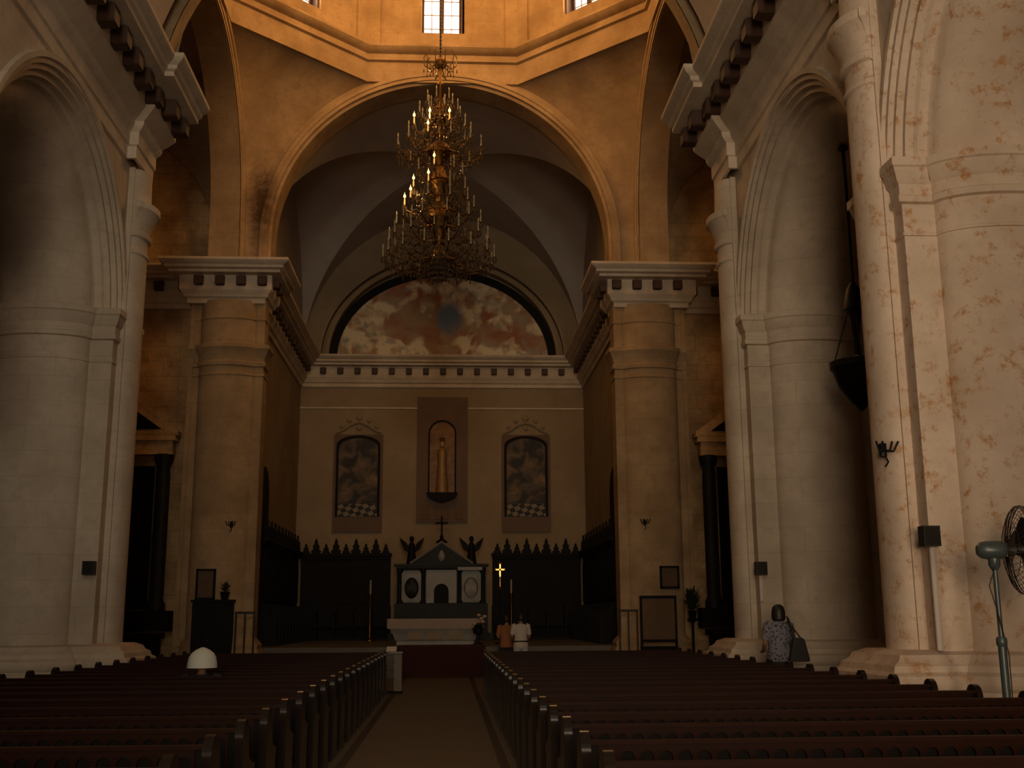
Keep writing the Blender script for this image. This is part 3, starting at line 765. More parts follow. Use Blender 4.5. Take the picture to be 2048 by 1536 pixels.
# ------------------------------------------------------------------ chandelier
CH = (-.02, YC, 0)
ch = empty('chandelier', (CH[0], CH[1], 10.15), 'huge tiered crystal chandelier with ivory candles hanging before the arch', 'chandelier')
zz = lambda z: z - 10.15
m = MB(); n_l = 130
m.tube([(0, 0, zz(16.2)), (0, 0, zz(32.0))], .022, 6)
for i in range(90):
    z0 = zz(16.25) + i * .11
    m.lathe([(.022, -.05), (.036, 0), (.022, .05)], (0, 0, z0), 6, cap=False)
m.build('chain', IRON, ch)
m = MB(); m.lathe([(.03, 16.35), (.1, 16.26), (.17, 16.2), (.18, 16.12), (.14, 16.02), (.05, 15.95), (.05, 15.6), (.09, 15.5), (.05, 15.4), (.05, 14.8), (.16, 14.7), (.24, 14.55), (.1, 14.4), (.07, 13.9), (.26, 13.75), (.36, 13.6), (.2, 13.4), (.09, 13.2), (.2, 13.0), (.3, 12.7), (.16, 12.5), (.1, 12.2), (.3, 12.0), (.4, 11.7), (.22, 11.4), (.12, 11.0), (.3, 10.7), (.05, 10.3), (0, 10.2)][::-1], (0, 0, -10.15), 16); m.build('central_stem', GOLD, ch)
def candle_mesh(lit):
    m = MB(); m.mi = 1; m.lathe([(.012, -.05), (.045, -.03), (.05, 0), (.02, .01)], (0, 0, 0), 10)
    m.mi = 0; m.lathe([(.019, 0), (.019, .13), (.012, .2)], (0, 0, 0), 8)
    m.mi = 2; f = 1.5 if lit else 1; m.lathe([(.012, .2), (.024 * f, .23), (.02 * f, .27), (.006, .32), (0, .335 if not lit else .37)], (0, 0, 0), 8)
    return m.build('candle', [AMBER if lit else CANDLE, GOLD, GLINT if lit else DIMBULB], ch)
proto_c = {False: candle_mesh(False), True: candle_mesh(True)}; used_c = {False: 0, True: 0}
rng = random.Random(3)
TIERS = [(15.0, .34, 6), (14.66, .55, 8), (14.15, .82, 10), (13.66, 1.12, 12), (13.0, .6, 7), (12.5, .72, 8), (12.1, .9, 10), (11.6, 1.1, 11), (11.15, 1.28, 13), (10.68, 1.43, 15)]
glint_spots = {(2, 6): 1, (2, 7): 1, (2, 8): 1, (3, 8): 1, (4, 5): 1, (6, 5): 1, (6, 6): 1, (5, 5): 1, (5, 4): 1}  # candles that get the painted glint
crys = MB()
def drop(x, y, z, L=.1, r=.018):
    crys.lathe([(0, 0), (r * .55, -L * .18), (r, -L * .7), (r * .6, -L * .92), (0, -L)], (x, y, z), 5)
for ti, (z, r, n) in enumerate(TIERS):
    m = MB(); q_ = max(.2, r * .5); ring = [(q_ * math.cos(2 * PI * j / 30), q_ * math.sin(2 * PI * j / 30), zz(z) - .22) for j in range(30)]
    m.tube(ring, .02, 6, closed=True); ph = rng.random() * 6.28 / n if ti not in (2, 3, 4, 5, 6) else .5 * (ti % 2) * 2 * PI / n
    for j in range(n):
        a = 2 * PI * j / n + ph; c, s = math.cos(a), math.sin(a)
        m.tube([(.06 * c, .06 * s, zz(z) - .02), (r * .35 * c, r * .35 * s, zz(z) - .22), (r * .7 * c, r * .7 * s, zz(z) - .24), (r * .93 * c, r * .93 * s, zz(z) - .14), (r * c, r * s, zz(z) - .05)], .013, 5)
    m.build('tier', GOLD, ch)
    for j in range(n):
        a = 2 * PI * j / n + ph; lit = (ti, j) in glint_spots
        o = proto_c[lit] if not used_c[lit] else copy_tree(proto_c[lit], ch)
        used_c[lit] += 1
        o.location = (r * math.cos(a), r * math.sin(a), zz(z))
        for q in range(6):
            b = 2 * PI * q / 6; drop(r * math.cos(a) + .055 * math.cos(b), r * math.sin(a) + .055 * math.sin(b), zz(z) - .03, .12 + rng.random() * .06)
    for j in range(int(60 * r)):
        a = rng.random() * 2 * PI; q = r * (.72 + .26 * rng.random()); drop(q * math.cos(a), q * math.sin(a), zz(z) - .06 - .2 * rng.random(), .1 + .1 * rng.random(), .02)
    for j in range(int(22 * r)):
        a = rng.random() * 2 * PI; q = r * (.3 + .6 * rng.random()); drop(q * math.cos(a), q * math.sin(a), zz(z) - .1 - .2 * rng.random(), .15, .022)
# strings of beads falling between the tiers, glass basket below
prev = None
for ti in range(len(TIERS) - 1):
    z0, r0, _ = TIERS[ti]; z1, r1, _ = TIERS[ti + 1]
    for j in range(16):
        a = 2 * PI * j / 16 + ti * .2
        for k in range(7):
            t = (k + .5) / 7; rr = r0 * .55 + (r1 * .8 - r0 * .55) * t; z = z0 - .15 + (z1 - z0) * t - .12 * math.sin(PI * t)
            drop(rr * math.cos(a), rr * math.sin(a), zz(z), .07, .02)
for j in range(260):
    a = rng.random() * 2 * PI; q = .6 + .8 * rng.random(); drop(q * math.cos(a), q * math.sin(a), zz(10.75) - .5 * rng.random() * (1.6 - q), .12, .026)
for j in range(28):
    a = 2 * PI * j / 28
    for k in range(9):
        t = k / 8; rr = .45 * math.sin(.5 + t * 2.3); z = 10.95 - .8 * t; drop(rr * math.cos(a), rr * math.sin(a), zz(z), .085, .024)
tag(crys.build('crystal_drops', CRYSTAL, ch, 20), kind='stuff')
m = MB(); m.tube([(.37 * math.cos(2 * PI * j / 30), .37 * math.sin(2 * PI * j / 30), zz(10.62)) for j in range(30)], .03, 6, closed=True); m.lathe([(0, 10.28), (.2, 10.34), (.34, 10.5), (.37, 10.62)], (0, 0, -10.15), 24); m.build('glass_basket', CRYSTAL, ch)
# crown of glass branches near the top
m = MB()
for j in range(10):
    a = 2 * PI * j / 10; c, s = math.cos(a), math.sin(a)
    m.tube([(.12 * c, .12 * s, zz(16.1)), (.28 * c, .28 * s, zz(15.95)), (.42 * c, .42 * s, zz(16.05)), (.44 * c, .44 * s, zz(16.3)), (.36 * c, .36 * s, zz(16.42))], .013, 5)
    for k in range(3): m.lathe([(0, 0), (.02, -.1), (0, -.15)], ((.24 + .1 * k) * c, (.24 + .1 * k) * s, zz(15.98)), 5)
m.build('crystal_crown', CRYSTAL, ch)

# ------------------------------------------------------------------ pedestal fan
fan = empty('pedestal_fan', (6.0, 11.5, 0), 'grey-green pedestal fan with wire cage in front of the rust-stained pier', 'fan')
m = MB(); m.lathe([(.26, 0), (.26, .03), (.2, .06), (.05, .09), (.04, .14)], seg=24); m.build('base', FANBODY, fan)
m = MB(); m.tube([(0, 0, .1), (.0, 0, 1.3)], .042, 12); m.lathe([(.042, 0), (.055, .02), (.055, .08), (.042, .1)], (0, 0, 1.28), 14); m.build('lower_tube', FANBODY, fan)
m = MB(); m.tube([(0, 0, 1.25), (.0, 0, 2.1)], .026, 12); m.lathe([(.03, 0), (.06, .05), (.06, .12), (.035, .15)], (0, 0, 2.06), 14); m.build('upper_tube', FANBODY, fan)
head = Matrix.Translation((0, 0, 2.27)) @ Matrix.Rotation(R(-10), 4, 'Z') @ Matrix.Rotation(R(90), 4, 'Y') @ Matrix.Rotation(PI / 2, 4, 'Z')
def hbuild(m, name, mat, sm=35):
    m.v = [tuple(head @ Vector(v)) for v in m.v]; return m.build(name, mat, fan, sm)
m = MB(); m.lathe([(0, -.17), (.05, -.165), (.085, -.13), (.098, -.06), (.098, .06), (.085, .1), (.06, .13), (.03, .15), (.03, .26), (0, .26)], seg=24); hbuild(m, 'motor_housing', FANBODY)
m = MB(); m.lathe([(0, .23), (.06, .24), (.075, .3), (.05, .33), (0, .34)], seg=18); hbuild(m, 'hub', BLACKPLASTIC)
for k in range(3):
    a0 = 2 * PI * k / 3 + .35; m = MB(); rows = []
    for i in range(9):
        r = .06 + .34 * i / 8; w = .05 + .11 * math.sin(PI * min(1, (i + 1) / 8.5) * .8)
        rows.append([(r * math.cos(a0 + u * w / r * .9), r * math.sin(a0 + u * w / r * .9),   .29 + u * .05 + q) for u, q in ((-1, -.004), (0, -.004), (1, -.004), (1, .004), (0, .004), (-1, .004))])
    m.grid(rows, closed=True); hbuild(m, 'blade', BLACKPLASTIC)
m = MB()
for rr, z in ((.455, .265), (.46, .29), (.455, .315), (.3, .18), (.3, .4), (.15, .155), (.15, .425)):
    m.tube([(rr * math.cos(2 * PI * j / 40), rr * math.sin(2 * PI * j / 40), z) for j in range(40)], .006 if rr > .4 else .004, 5, closed=True)
for j in range(40):
    a = 2 * PI * j / 40; c, s = math.cos(a), math.sin(a)
    m.tube([(.07 * c, .07 * s, .14), (.3 * c, .3 * s, .18), (.43 * c, .43 * s, .235), (.458 * c, .458 * s, .29), (.43 * c, .43 * s, .345), (.3 * c, .3 * s, .4), (.05 * c, .05 * s, .43)], .003, 4)
hbuild(m, 'wire_cage', FANWIRE)
m = MB(); m.tube([(.02, -.06, 2.2), (-.1, -.05, 1.9), (-.03, -.05, 1.6), (.05, -.03, 1.2), (.03, -.05, .5)], .006, 6); m.build('cord', BLACKPLASTIC, fan)

# ------------------------------------------------------------------ speakers, conduits, brackets on the piers
def speaker(loc, label):
    r = empty('wall_speaker', loc, label, 'speaker', 'speakers on the piers')
    m = MB(); m.box(-.1, .1, -.17, 0, -.12, .12); cab = m.build('cabinet', BLACKPLASTIC, r, 0)
    m = MB(); m.box(-.085, .085, -.182, -.17, -.105, .105); m.build('grille', IRON, cab, 0)
    m = MB(); m.box(-.03, .03, -.02, .05, -.03, .03); m.build('bracket', IRON, r, 0)
speaker((5.97, 13.05, 2.52), 'black box speaker on the rust-stained pier near the fan')
speaker((6.03, 20.55, 2.47), 'black box speaker on the pale pier above the standing woman')
speaker((-6.13, 20.55, 2.52), 'black box speaker on the pier at the left edge')
def conduit(x, y, z0, z1, label, r=.04):
    m = MB(); m.lathe([(r, 0), (r, z1 - z0)], seg=10, sx=1, sy=.8); o = m.build('cable_conduit', CONDUIT); o.location = (x, y, z0); tag(o, label, 'conduit', 'white cable conduits below the speakers')
conduit(6.03, 13.05, 1.2, 2.40, 'white cable conduit below the speaker on the rust-stained pier')
conduit(6.05, 20.56, 1.88, 2.35, 'short white cable conduit below the speaker above the woman')
def sconce(loc, label):
    r = empty('wall_sconce', loc, label, 'sconce')
    m = MB(); m.lathe([(.0, -.1), (.05, -.08), (.05, .08), (0, .1)], seg=8); m.build('plate', IRON, r)
    m = MB()
    for a in (-1.1, -.4, .4, 1.1): m.tube([(0, -.02, 0), (.1 * math.sin(a), -.12, -.03), (.16 * math.sin(a), -.16, .09)], .014, 6)
    m.tube([(0, -.02, -.05), (.02, -.1, -.16), (-.02, -.1, -.22)], .012, 5); m.build('arms', IRON, r)
sconce((5.70, 13.5, 3.63), 'small dark iron bracket on the edge of the rust-stained pier')
sconce((-5.9, 32.12, 4.25), 'tiny dark bracket high on the far left pier')
sconce((5.95, 32.12, 4.3), 'tiny dark bracket high on the far right pier')

# ------------------------------------------------------------------ hanging lamp in the right-hand arch
hl = empty('hanging_lamp', (7.08, 17.7, 5.2), 'dark bowl-shaped hanging lamp on a long rod, in the right arch opening', 'lamp')
m = MB(); m.tube([(0, 0, 1.9), (0, 0, 4.42)], .035, 8); m.lathe([(.0, 0), (.1, .02), (.06, .1), (0, .12)], (0, 0, 4.32), 12); m.build('rod', IRON, hl)
m = MB(); m.lathe([(.03, 1.95), (.12, 1.8), (.2, 1.45), (.1, 1.4), (.06, 1.0), (.05, .6)][::-1], seg=16); m.build('canopy', IRON, hl)
m = MB(); m.lathe([(0, -.3), (.06, -.25), (.2, -.1), (.34, .1), (.42, .38), (.47, .44), (.47, .54), (.43, .56), (.38, .46), (.3, .3), (0, .1)], seg=28); m.build('bowl', IRON, hl)
for k in range(3):
    a = 2 * PI * k / 3 + .3; m = MB(); m.tube([(.44 * math.cos(a), .44 * math.sin(a), .52), (.1 * math.cos(a), .1 * math.sin(a), 1.5)], .012, 6); m.build('chain', IRON, hl)
m = MB(); m.lathe([(.03, .3), (.08, .42), (.09, .55), (.05, .66), (0, .68)], seg=12); m.build('glass_cup', BRASS, hl)
# ------------------------------------------------------------------ chancel furnishings
def at(name, loc, label, cat, group=None): return empty(name, loc, label, cat, group)
# lunette fresco
m = MB(); n = 48
pts = [(4.36 * math.cos(PI * i / n), 3.56 * math.sin(PI * i / n)) for i in range(n + 1)]
m.prism(pts, 'y', -.02, .02); o = m.build('lunette_mural', FRESCO, smooth=0); o.location = (0, YB - .06, 12.02)
tag(o, 'faded half-round mural of cloud and robed shapes above the chancel cornice', 'mural')
# tall centre panel with gilded niche
np_ = at('niche_frame', (-.01, YB - .055, 5.34), 'tall brown marble panel with arched gilded niche in the centre of the end wall', 'panel')
m = MB(); m.box(-1.02, 1.02, -.06, 0, 0, 5.07); m.build('marble_slab', BROWNMARBLE, np_, 0)
m = MB(); arc = [(.5 * math.cos(PI * i / 16), 3.55 + .5 * math.sin(PI * i / 16)) for i in range(17)]
m.prism([(.5, 1.15)] + arc + [(-.5, 1.15)], 'y', -.075, -.055); m.build('niche_back', plain('dim_gold_mosaic', (.16, .075, .02), .5, .3, var=.9, scale=5), np_, 0)
m = MB(); rows = []
for x, z in [(.5, 1.1)] + arc + [(-.5, 1.1)]:
    k = 1.12; zc_ = z if z < 3.5 else 3.55 + (z - 3.55) * k
    rows.append([(x, -.06, z), (x, -.16, z), (x * k, -.16, zc_), (x * k, -.06, zc_)])
m.grid(rows); m.build('arch_rim', BLACKWOOD, np_)
m = MB(); m.prism([(-.62, 1.15), (.62, 1.15), (.55, 1.0), (.3, .85), (0, .78), (-.3, .85), (-.55, 1.0)], 'y', -.5, -.05); m.build('ledge', BLACKWOOD, np_, 0)
m = MB()
for x0, x1, z0, z1 in ((-.85, -.5, .1, .7), (.5, .85, .1, .7), (-.3, .3, .1, .6)): m.box(x0, x1, -.1, -.05, z0, z1)
m.build('relief', plain('dull_gilt_relief', (.12, .06, .022), .6, .2, var=.5, scale=9), np_, 0)
sv = at('robed_statue', (-.01, YB - .38, 6.49), 'gilded robed statue standing in the central niche', 'statue')
m = MB(); m.lathe([(.0, 0), (.26, .0), (.24, .3), (.2, .8), (.17, 1.2), (.2, 1.5), (.17, 1.72), (.07, 1.8), (.0, 1.81)], seg=16, sx=1, sy=.5); m.build('robe', plain('gilded_robe', (.26, .15, .05), .5, .4, var=.4, scale=6), sv)
m = MB(); m.lathe([(0, -.14), (.07, -.1), (.09, 0), (.07, .1), (0, .13)], (0, 0, 1.94), 12); m.build('head', plain('statue_face', (.4, .27, .16), .6), sv)
m = MB(); m.lathe([(.08, 0), (.1, .06), (.13, .16), (.02, .12), (0, .2)], (0, 0, 2.04), 10); m.build('crown', BRASS, sv)
# flanking pictures with stucco crests
for s, lab in ((-1, 'left'), (1, 'right')):
    p = at('wall_painting', (s * 3.36, YB - .03, 4.95), 'dark arched painting with chequered floor, %s of the central niche' % lab, 'painting')
    m = MB(); m.box(-.98, .98, -.06, 0, 0, 3.92); m.build('surround', BROWNMARBLE, p, 0)
    m = MB(); arc = [(.78 * math.cos(PI * i / 16), 2.75 + .4 * math.sin(PI * i / 16)) for i in range(17)]
    m.prism([(.78, .0)] + arc + [(-.78, .0)], 'y', -.02, .0); o = m.build('canvas', CANVAS, p, 0); o.location = (0, -.07, .62)
    m = MB(); rows = []
    for x, z in [(.78, 0)] + arc + [(-.78, 0)]:
        zc_ = z + (.1 if z > 2.7 else 0); rows.append([(x, -.06, z + .62), (x, -.13, z + .62), (x * 1.12, -.13, zc_ + .62), (x * 1.12, -.06, zc_ + .62)])
    m.grid(rows); m.build('frame', BLACKWOOD, p, 0)
    m = MB()
    m.tube([(-.9, -.05, 3.98), (-.6, -.06, 4.12), (-.35, -.06, 4.3), (0, -.06, 4.42), (.35, -.06, 4.3), (.6, -.06, 4.12), (.9, -.05, 3.98)], .05, 6)
    for x, z, r in ((-.7, 4.25, .09), (.7, 4.25, .09), (-.4, 4.5, .1), (.4, 4.5, .1), (0, 4.62, .14), (0, 4.2, .12)): m.lathe([(0, -r), (r * .8, -r * .5), (r, 0), (r * .8, r * .5), (0, r)], (x, -.03, z), 10, 1, .5)
    m.build('stucco_crest', PLASTER, p)
# high altar
ha = at('high_altar', (0, 43.0, .8), 'dark pedimented high altar with white marble panels against the end wall', 'altar')
m = MB(); m.box(-1.95, 1.95, -.9, .75, 0, .25); m.box(-1.75, 1.75, -.6, .75, .25, 1.35); m.build('plinth', DARKMARBLE, ha, 0)
m = MB(); m.box(-1.7, 1.7, .2, .75, 1.35, 2.72); m.build('body', DARKMARBLE, ha, 0)
for x in (-1.58, -.7, .7, 1.58):
    m = MB(); m.lathe([(.11, 0), (.11, .08), (.07, .12), (.07, 1.12), (.09, 1.16), (.11, 1.25), (.11, 1.32)], (x, .08, 1.36), 14); m.build('column', DARKMARBLE, ha)
def oval_panel(x, mat):
    m = MB(); n = 28; rows = []
    W, Hh, a, b = .38, .6, .27, .4
    for i in range(n + 1):
        t = 2 * PI * i / n; c, s = math.cos(t), math.sin(t); k = max(abs(c) / W, abs(s) / Hh)
        rows.append([(x + c / k, .14, 2.0 + s / k), (x + c / k, .18, 2.0 + s / k), (x + a * c, .12, 1.94 + b * s)][::2])
    m.grid(rows); of = m.build('oval_frame', MARBLE, ha)
    m = MB(); m.lathe([(0, 0), (.5, .0), (.42, .04), (0, .06)], (0, 0, 0), 24)
    m.v = [(x + v[0] * .5, .2 - v[2], 1.94 + v[1] * .78) for v in m.v]; m.build('oval_medallion', mat, of)
oval_panel(-1.13, DARKMARBLE); oval_panel(1.13, MARBLE)
m = MB(); arc = [(.28 * math.cos(PI * i / 14), 1.82 + .28 * math.sin(PI * i / 14)) for i in range(15)]
rows = []
for x, z in [(.28, 1.38)] + arc + [(-.28, 1.38)]:
    X = math.copysign(.58, x) if abs(x) > .2 else x / .2 * .58
    rows.append([(x, .1, z), (X, .1, 2.62 if z > 1.5 else 1.38)])
m.grid(rows); af = m.build('arched_front', MARBLE, ha)
m = MB(); m.prism([(.27, 1.36)] + arc + [(-.27, 1.36)], 'y', .17, .2); m.build('tabernacle_door', BLACKWOOD, af, 0)
m = MB(); m.box(-1.72, 1.72, -.06, .75, 2.68, 2.76); m.box(-1.8, 1.8, -.12, .75, 2.76, 2.84); m.build('entablature', DARKMARBLE, ha, 0)
m = MB(); m.box(.62, 1.55, -.09, -.06, 2.6, 2.72); m.build('marble_band', MARBLE, ha, 0)
m = MB(); m.prism([(-1.15, 2.84), (1.15, 2.84), (0, 3.62)], 'y', .1, .75); m.build('gable', DARKMARBLE, ha, 0)
m = MB(); m.tube([(-1.2, .05, 2.86), (0, .05, 3.68), (1.2, .05, 2.86)], .05, 6); m.build('gable_moulding', plain('grey_marble', (.2, .2, .19), .4), ha)
m = MB(); m.lathe([(0, 0), (.12, .1), (.14, .25), (.06, .4), (0, .45)], (0, .06, 2.92), 12, 1, .5); m.build('gable_relief', MARBLE, ha)
for s, lab in ((-1, 'left'), (1, 'right')):
    a = at('angel_statue', (s * 1.15, 43.3, 3.66), 'small dark winged statue on the %s shoulder of the high altar' % lab, 'statue')
    m = MB(); m.lathe([(.0, 0), (.2, 0), (.16, .3), (.11, .6), (.12, .74), (.05, .82), (.09, .92), (.08, 1.02), (0, 1.07)], seg=12, sx=1, sy=.7); m.build('figure', BLACKWOOD, a)
    for q in (-1, 1):
        m = MB(); m.prism([(q * .05, .55), (q * .2, .8), (q * .48, 1.02), (q * .42, .8), (q * .3, .55), (q * .1, .42)], 'y', .05, .1); m.build('wing', BLACKWOOD, a, 0)
c = at('altar_crucifix', (0, 43.4, 4.46), 'dark crucifix rising from the gable of the high altar', 'crucifix')
m = MB(); m.lathe([(.22, 0), (.2, .08), (.08, .14), (.06, .3)], seg=12); m.build('foot', BLACKWOOD, c)
m = MB(); m.box(-.035, .035, -.03, .03, .25, 1.05); m.box(-.24, .24, -.03, .03, .74, .81); m.build('cross', BLACKWOOD, c, 0)
# choir stalls
def stall(loc, rz, L, label, n_f, skip=None):
    r = empty('choir_stall', loc, label, 'choir stall', rz=rz)
    m = MB(); m.box(-L / 2, L / 2, -.12, 0, 0, 3.25); m.build('back', BLACKWOOD, r, 0)
    m = MB(); m.box(-L / 2 - .04, L / 2 + .04, -.3, .0, 3.2, 3.32); m.box(-L / 2, L / 2, -.22, 0, 3.1, 3.2); m.build('cornice', BLACKWOOD, r, 0)
    m = MB(); m.box(-L / 2, L / 2, -.6, -.12, .5, .56); m.box(-L / 2, L / 2, -.56, -.12, 0, .12); m.build('seat', BLACKWOOD, r, 0)
    k = max(2, round(L / .75))
    for i in range(k + 1):
        x = -L / 2 + L * i / k
        m = MB(); m.prism([(-.66, 0), (-.1, 0), (-.1, 1.3), (-.3, 1.25), (-.35, 1.0), (-.66, .95)], 'x', x - .03, x + .03); m.build('armrest', BLACKWOOD, r, 0)
        if i < k:
            m = MB(); xc = x + L / k / 2; w = L / k * .38
            m.prism([(xc - w, 1.4), (xc + w, 1.4), (xc + w, 2.6)] + [(xc + w * math.cos(PI * j / 8), 2.6 + w * math.sin(PI * j / 8)) for j in range(1, 8)] + [(xc - w, 2.6)], 'y', -.16, -.12); m.build('back_panel', BLACKWOOD, r, 0)
    for i in range(n_f):
        x = -L / 2 + L * (i + .5) / n_f; b = i % 2
        H, W = (.62, .19) if b else (.42, .15)
        pr = [(x - W * .9, 3.3), (x - W, 3.3 + H * .22), (x - W * .55, 3.3 + H * .3), (x - W * .7, 3.3 + H * .5), (x - W * .35, 3.3 + H * .62), (x - W * .3, 3.3 + H * .8), (x, 3.3 + H),
              (x + W * .3, 3.3 + H * .8), (x + W * .35, 3.3 + H * .62), (x + W * .7, 3.3 + H * .5), (x + W * .55, 3.3 + H * .3), (x + W, 3.3 + H * .22), (x + W * .9, 3.3)]
        m = MB(); m.prism(pr, 'y', -.2, -.13); m.build('finial', BLACKWOOD, r, 0)
    return r
stall((-3.75, YB - .03, .8), 0, 3.5, 'carved black choir stall on the end wall, left of the high altar', 9)
stall((3.75, YB - .03, .8), 0, 3.5, 'carved black choir stall on the end wall, right of the high altar', 9)
stall((-5.63, 39.4, .8), PI / 2, 8.4, 'carved black choir stall along the left chancel wall', 21)
stall((5.63, 39.4, .8), -PI / 2, 8.4, 'carved black choir stall along the right chancel wall', 21)
def candlestick(loc, label):
    r = empty('tall_candlestick', loc, label, 'candlestick')
    m = MB(); m.lathe([(.2, 0), (.2, .05), (.08, .12), (.05, .3), (.08, .45), (.04, .6), (.04, 1.5), (.08, 1.6), (.1, 1.72)], seg=12); m.build('shaft', GOLD, r)
    m = MB(); m.lathe([(.035, 0), (.035, .5), (0, .52)], (0, 0, 1.7), 8); m.build('candle', CANDLE, r)
candlestick((-2.62, 42.2, .8), 'tall gilt candlestick left of the high altar')
candlestick((2.62, 42.2, .8), 'tall gilt candlestick right of the high altar')
# altar table
al = at('altar_table', (-.13, 36.2, .8), 'pale stone altar table with white cloth before the high altar', 'altar')
m = MB(); sec = [(1.22, 0, .36), (1.2, .1, .34), (1.26, .14, .36), (1.32, .32, .4), (1.42, .48, .45), (1.42, .56, .45)]
m.grid([[(x * w, y * d, z) for x, y in ((-1, -1), (1, -1), (1, 1), (-1, 1))] for w, z, d in sec], closed=True); m.build('pedestal', MARBLE, al, 0)
m = MB()
for x in (-.62, 0, .62):
    n = 12; arc = [(x + .24 * math.cos(PI * i / n), .3 + .16 * math.sin(PI * i / n)) for i in range(n + 1)]
    m.prism([(x + .24, .16)] + arc + [(x - .24, .16)], 'y', -.44, -.3)
m.build('carved_panel', plain('carved_stone', (.28, .21, .14), .7, var=.4), al, 0)
m = MB(); m.box(-1.5, 1.5, -.5, .5, .56, .64); m.build('tabletop', MARBLE, al, 0)
m = MB(); m.box(-1.505, 1.505, -.51, .51, .64, .8); m.box(-1.505, 1.505, -.515, -.505, .5, .8); m.build('altar_cloth', plain('altar_linen', (.36, .29, .24), .9, var=.12), al, 0)
# flowers, cross, lectern
fl = at('flower_arrangement', (1.2, 35.3, .8), 'dark leafy flower arrangement with pale blooms beside the altar table', 'flowers')
m = MB(); m.lathe([(.16, 0), (.16, .03), (.05, .08), (.05, .3), (.14, .36), (.17, .5), (.13, .52)], seg=14); m.build('stand', IRON, fl)
r2 = random.Random(5); m = MB()
for i in range(90):
    a = r2.random() * 2 * PI; e = r2.random() * 1.2; L = .15 + .18 * r2.random(); d = Vector((math.cos(a) * math.cos(e), math.sin(a) * math.cos(e), math.sin(e) - .25)); b = Vector((0, 0, .5)); q = d.cross(Vector((0, 0, 1))).normalized() * .045
    m.add([b, b + d * L * .55 + q, b + d * L, b + d * L * .55 - q], [(0, 1, 2, 3)])
m.build('foliage', LEAF, fl, 0)
for x, y, z in ((.1, -.15, .78), (.2, -.05, .84), (.02, .05, .88), (-.12, -.12, .62), (.14, -.2, .68)):
    m = MB(); m.lathe([(0, -.04), (.05, -.02), (.075, .02), (.05, .05), (0, .06)], (x, y, z), 9); m.build('bloom', BLOOM, fl)
pc = at('processional_cross', (1.92, 36.0, .8), 'shining gold cross on a dark staff right of the altar', 'cross')
m = MB(); m.lathe([(.18, 0), (.18, .04), (.05, .08), (.02, .12)], seg=14); m.build('base', IRON, pc)
m = MB(); m.tube([(0, 0, .08), (0, 0, 1.7)], .018, 8); m.build('staff', IRON, pc)
m = MB(); m.lathe([(.018, 0), (.03, .03), (.045, .1), (.045, .2), (.03, .28), (.018, .5)], (0, 0, 1.68), 12); m.build('knop', BRASS, pc)
m = MB(); m.box(-.022, .022, -.02, .02, 2.1, 2.5); m.box(-.14, .14, -.02, .02, 2.3, 2.345)
for x, z in ((-.15, 2.322), (.15, 2.322), (0, 2.52)):
    for dx, dz_ in ((0, .03), (.03, 0), (-.03, 0), (0, -.02)): m.lathe([(0, -.03), (.028, 0), (0, .03)], (x + dx, 0, z + dz_), 8)
m.lathe([(0, -.05), (.045, 0), (0, .05)], (0, -.01, 2.322), 10); m.build('cross_head', BRASS, pc)
le = at('lectern', (-.88, 25.35, 0), 'narrow pale stand with white book at the head of the aisle', 'lectern')
m = MB(); m.box(-.16, .16, -.14, .14, 0, .05); m.build('foot', BLACKWOOD, le, 0)
m = MB(); m.box(-.03, .14, -.06, .06, .05, .9); m.build('post', plain('grey_lectern_post', (.20, .17, .12), .8), le, 0)
m = MB(); m.prism([(-.16, .86), (.16, .98), (.16, 1.01), (-.16, .89)], 'x', -.2, .16); m.build('slanted_top', PEWEND, le, 0)
m = MB(); m.prism([(-.13, .885), (.12, .98), (.12, 1.0), (-.13, .91)], 'x', -.2, .02); m.build('open_book', WHITECLOTH, le, 0)
# ------------------------------------------------------------------ beside the far piers
cb = at('cabinet', (-6.25, 31.75, 0), 'dark wooden cabinet standing against the far left pier', 'cabinet')
m = MB(); m.box(-.54, .54, -.02, .32, .08, 2.08); m.box(-.5, .5, .02, .3, 0, .08); m.build('body', BLACKWOOD, cb, 0)
for s in (-1, 1):
    m = MB(); m.box(s * .03, s * .5, -.045, -.02, .16, 2.0); d = m.build('door', BLACKWOOD, cb, 0)
    m = MB(); m.lathe([(0, -.03), (.02, 0), (0, .03)], (s * .07, -.06, 1.05), 8); m.build('knob', GOLD, d)
m = MB(); m.box(-.58, .58, -.08, .34, 2.08, 2.15); m.build('top', BLACKWOOD, cb, 0)
def picture(loc, w, h, label):
    r = empty('framed_picture', loc, label, 'picture')
    m = MB()
    for x0, x1, z0, z1 in ((-w, w, 0, .06), (-w, w, h - .06, h), (-w, -w + .06, 0, h), (w - .06, w, 0, h)): m.box(x0, x1, -.05, 0, z0, z1)
    m.build('frame', BLACKWOOD, r, 0)
    m = MB(); m.box(-w + .05, w - .05, -.03, -.01, .05, h - .05); m.build('canvas', plain('brown_picture', (.10, .055, .03), .7, var=.6, scale=3), r, 0)
picture((-6.5, 31.95, 2.15), .27, .85, 'framed dark picture standing on the cabinet at the far left pier')
picture((6.6, 32.0, 2.4), .28, .64, 'framed picture on the far right pier')
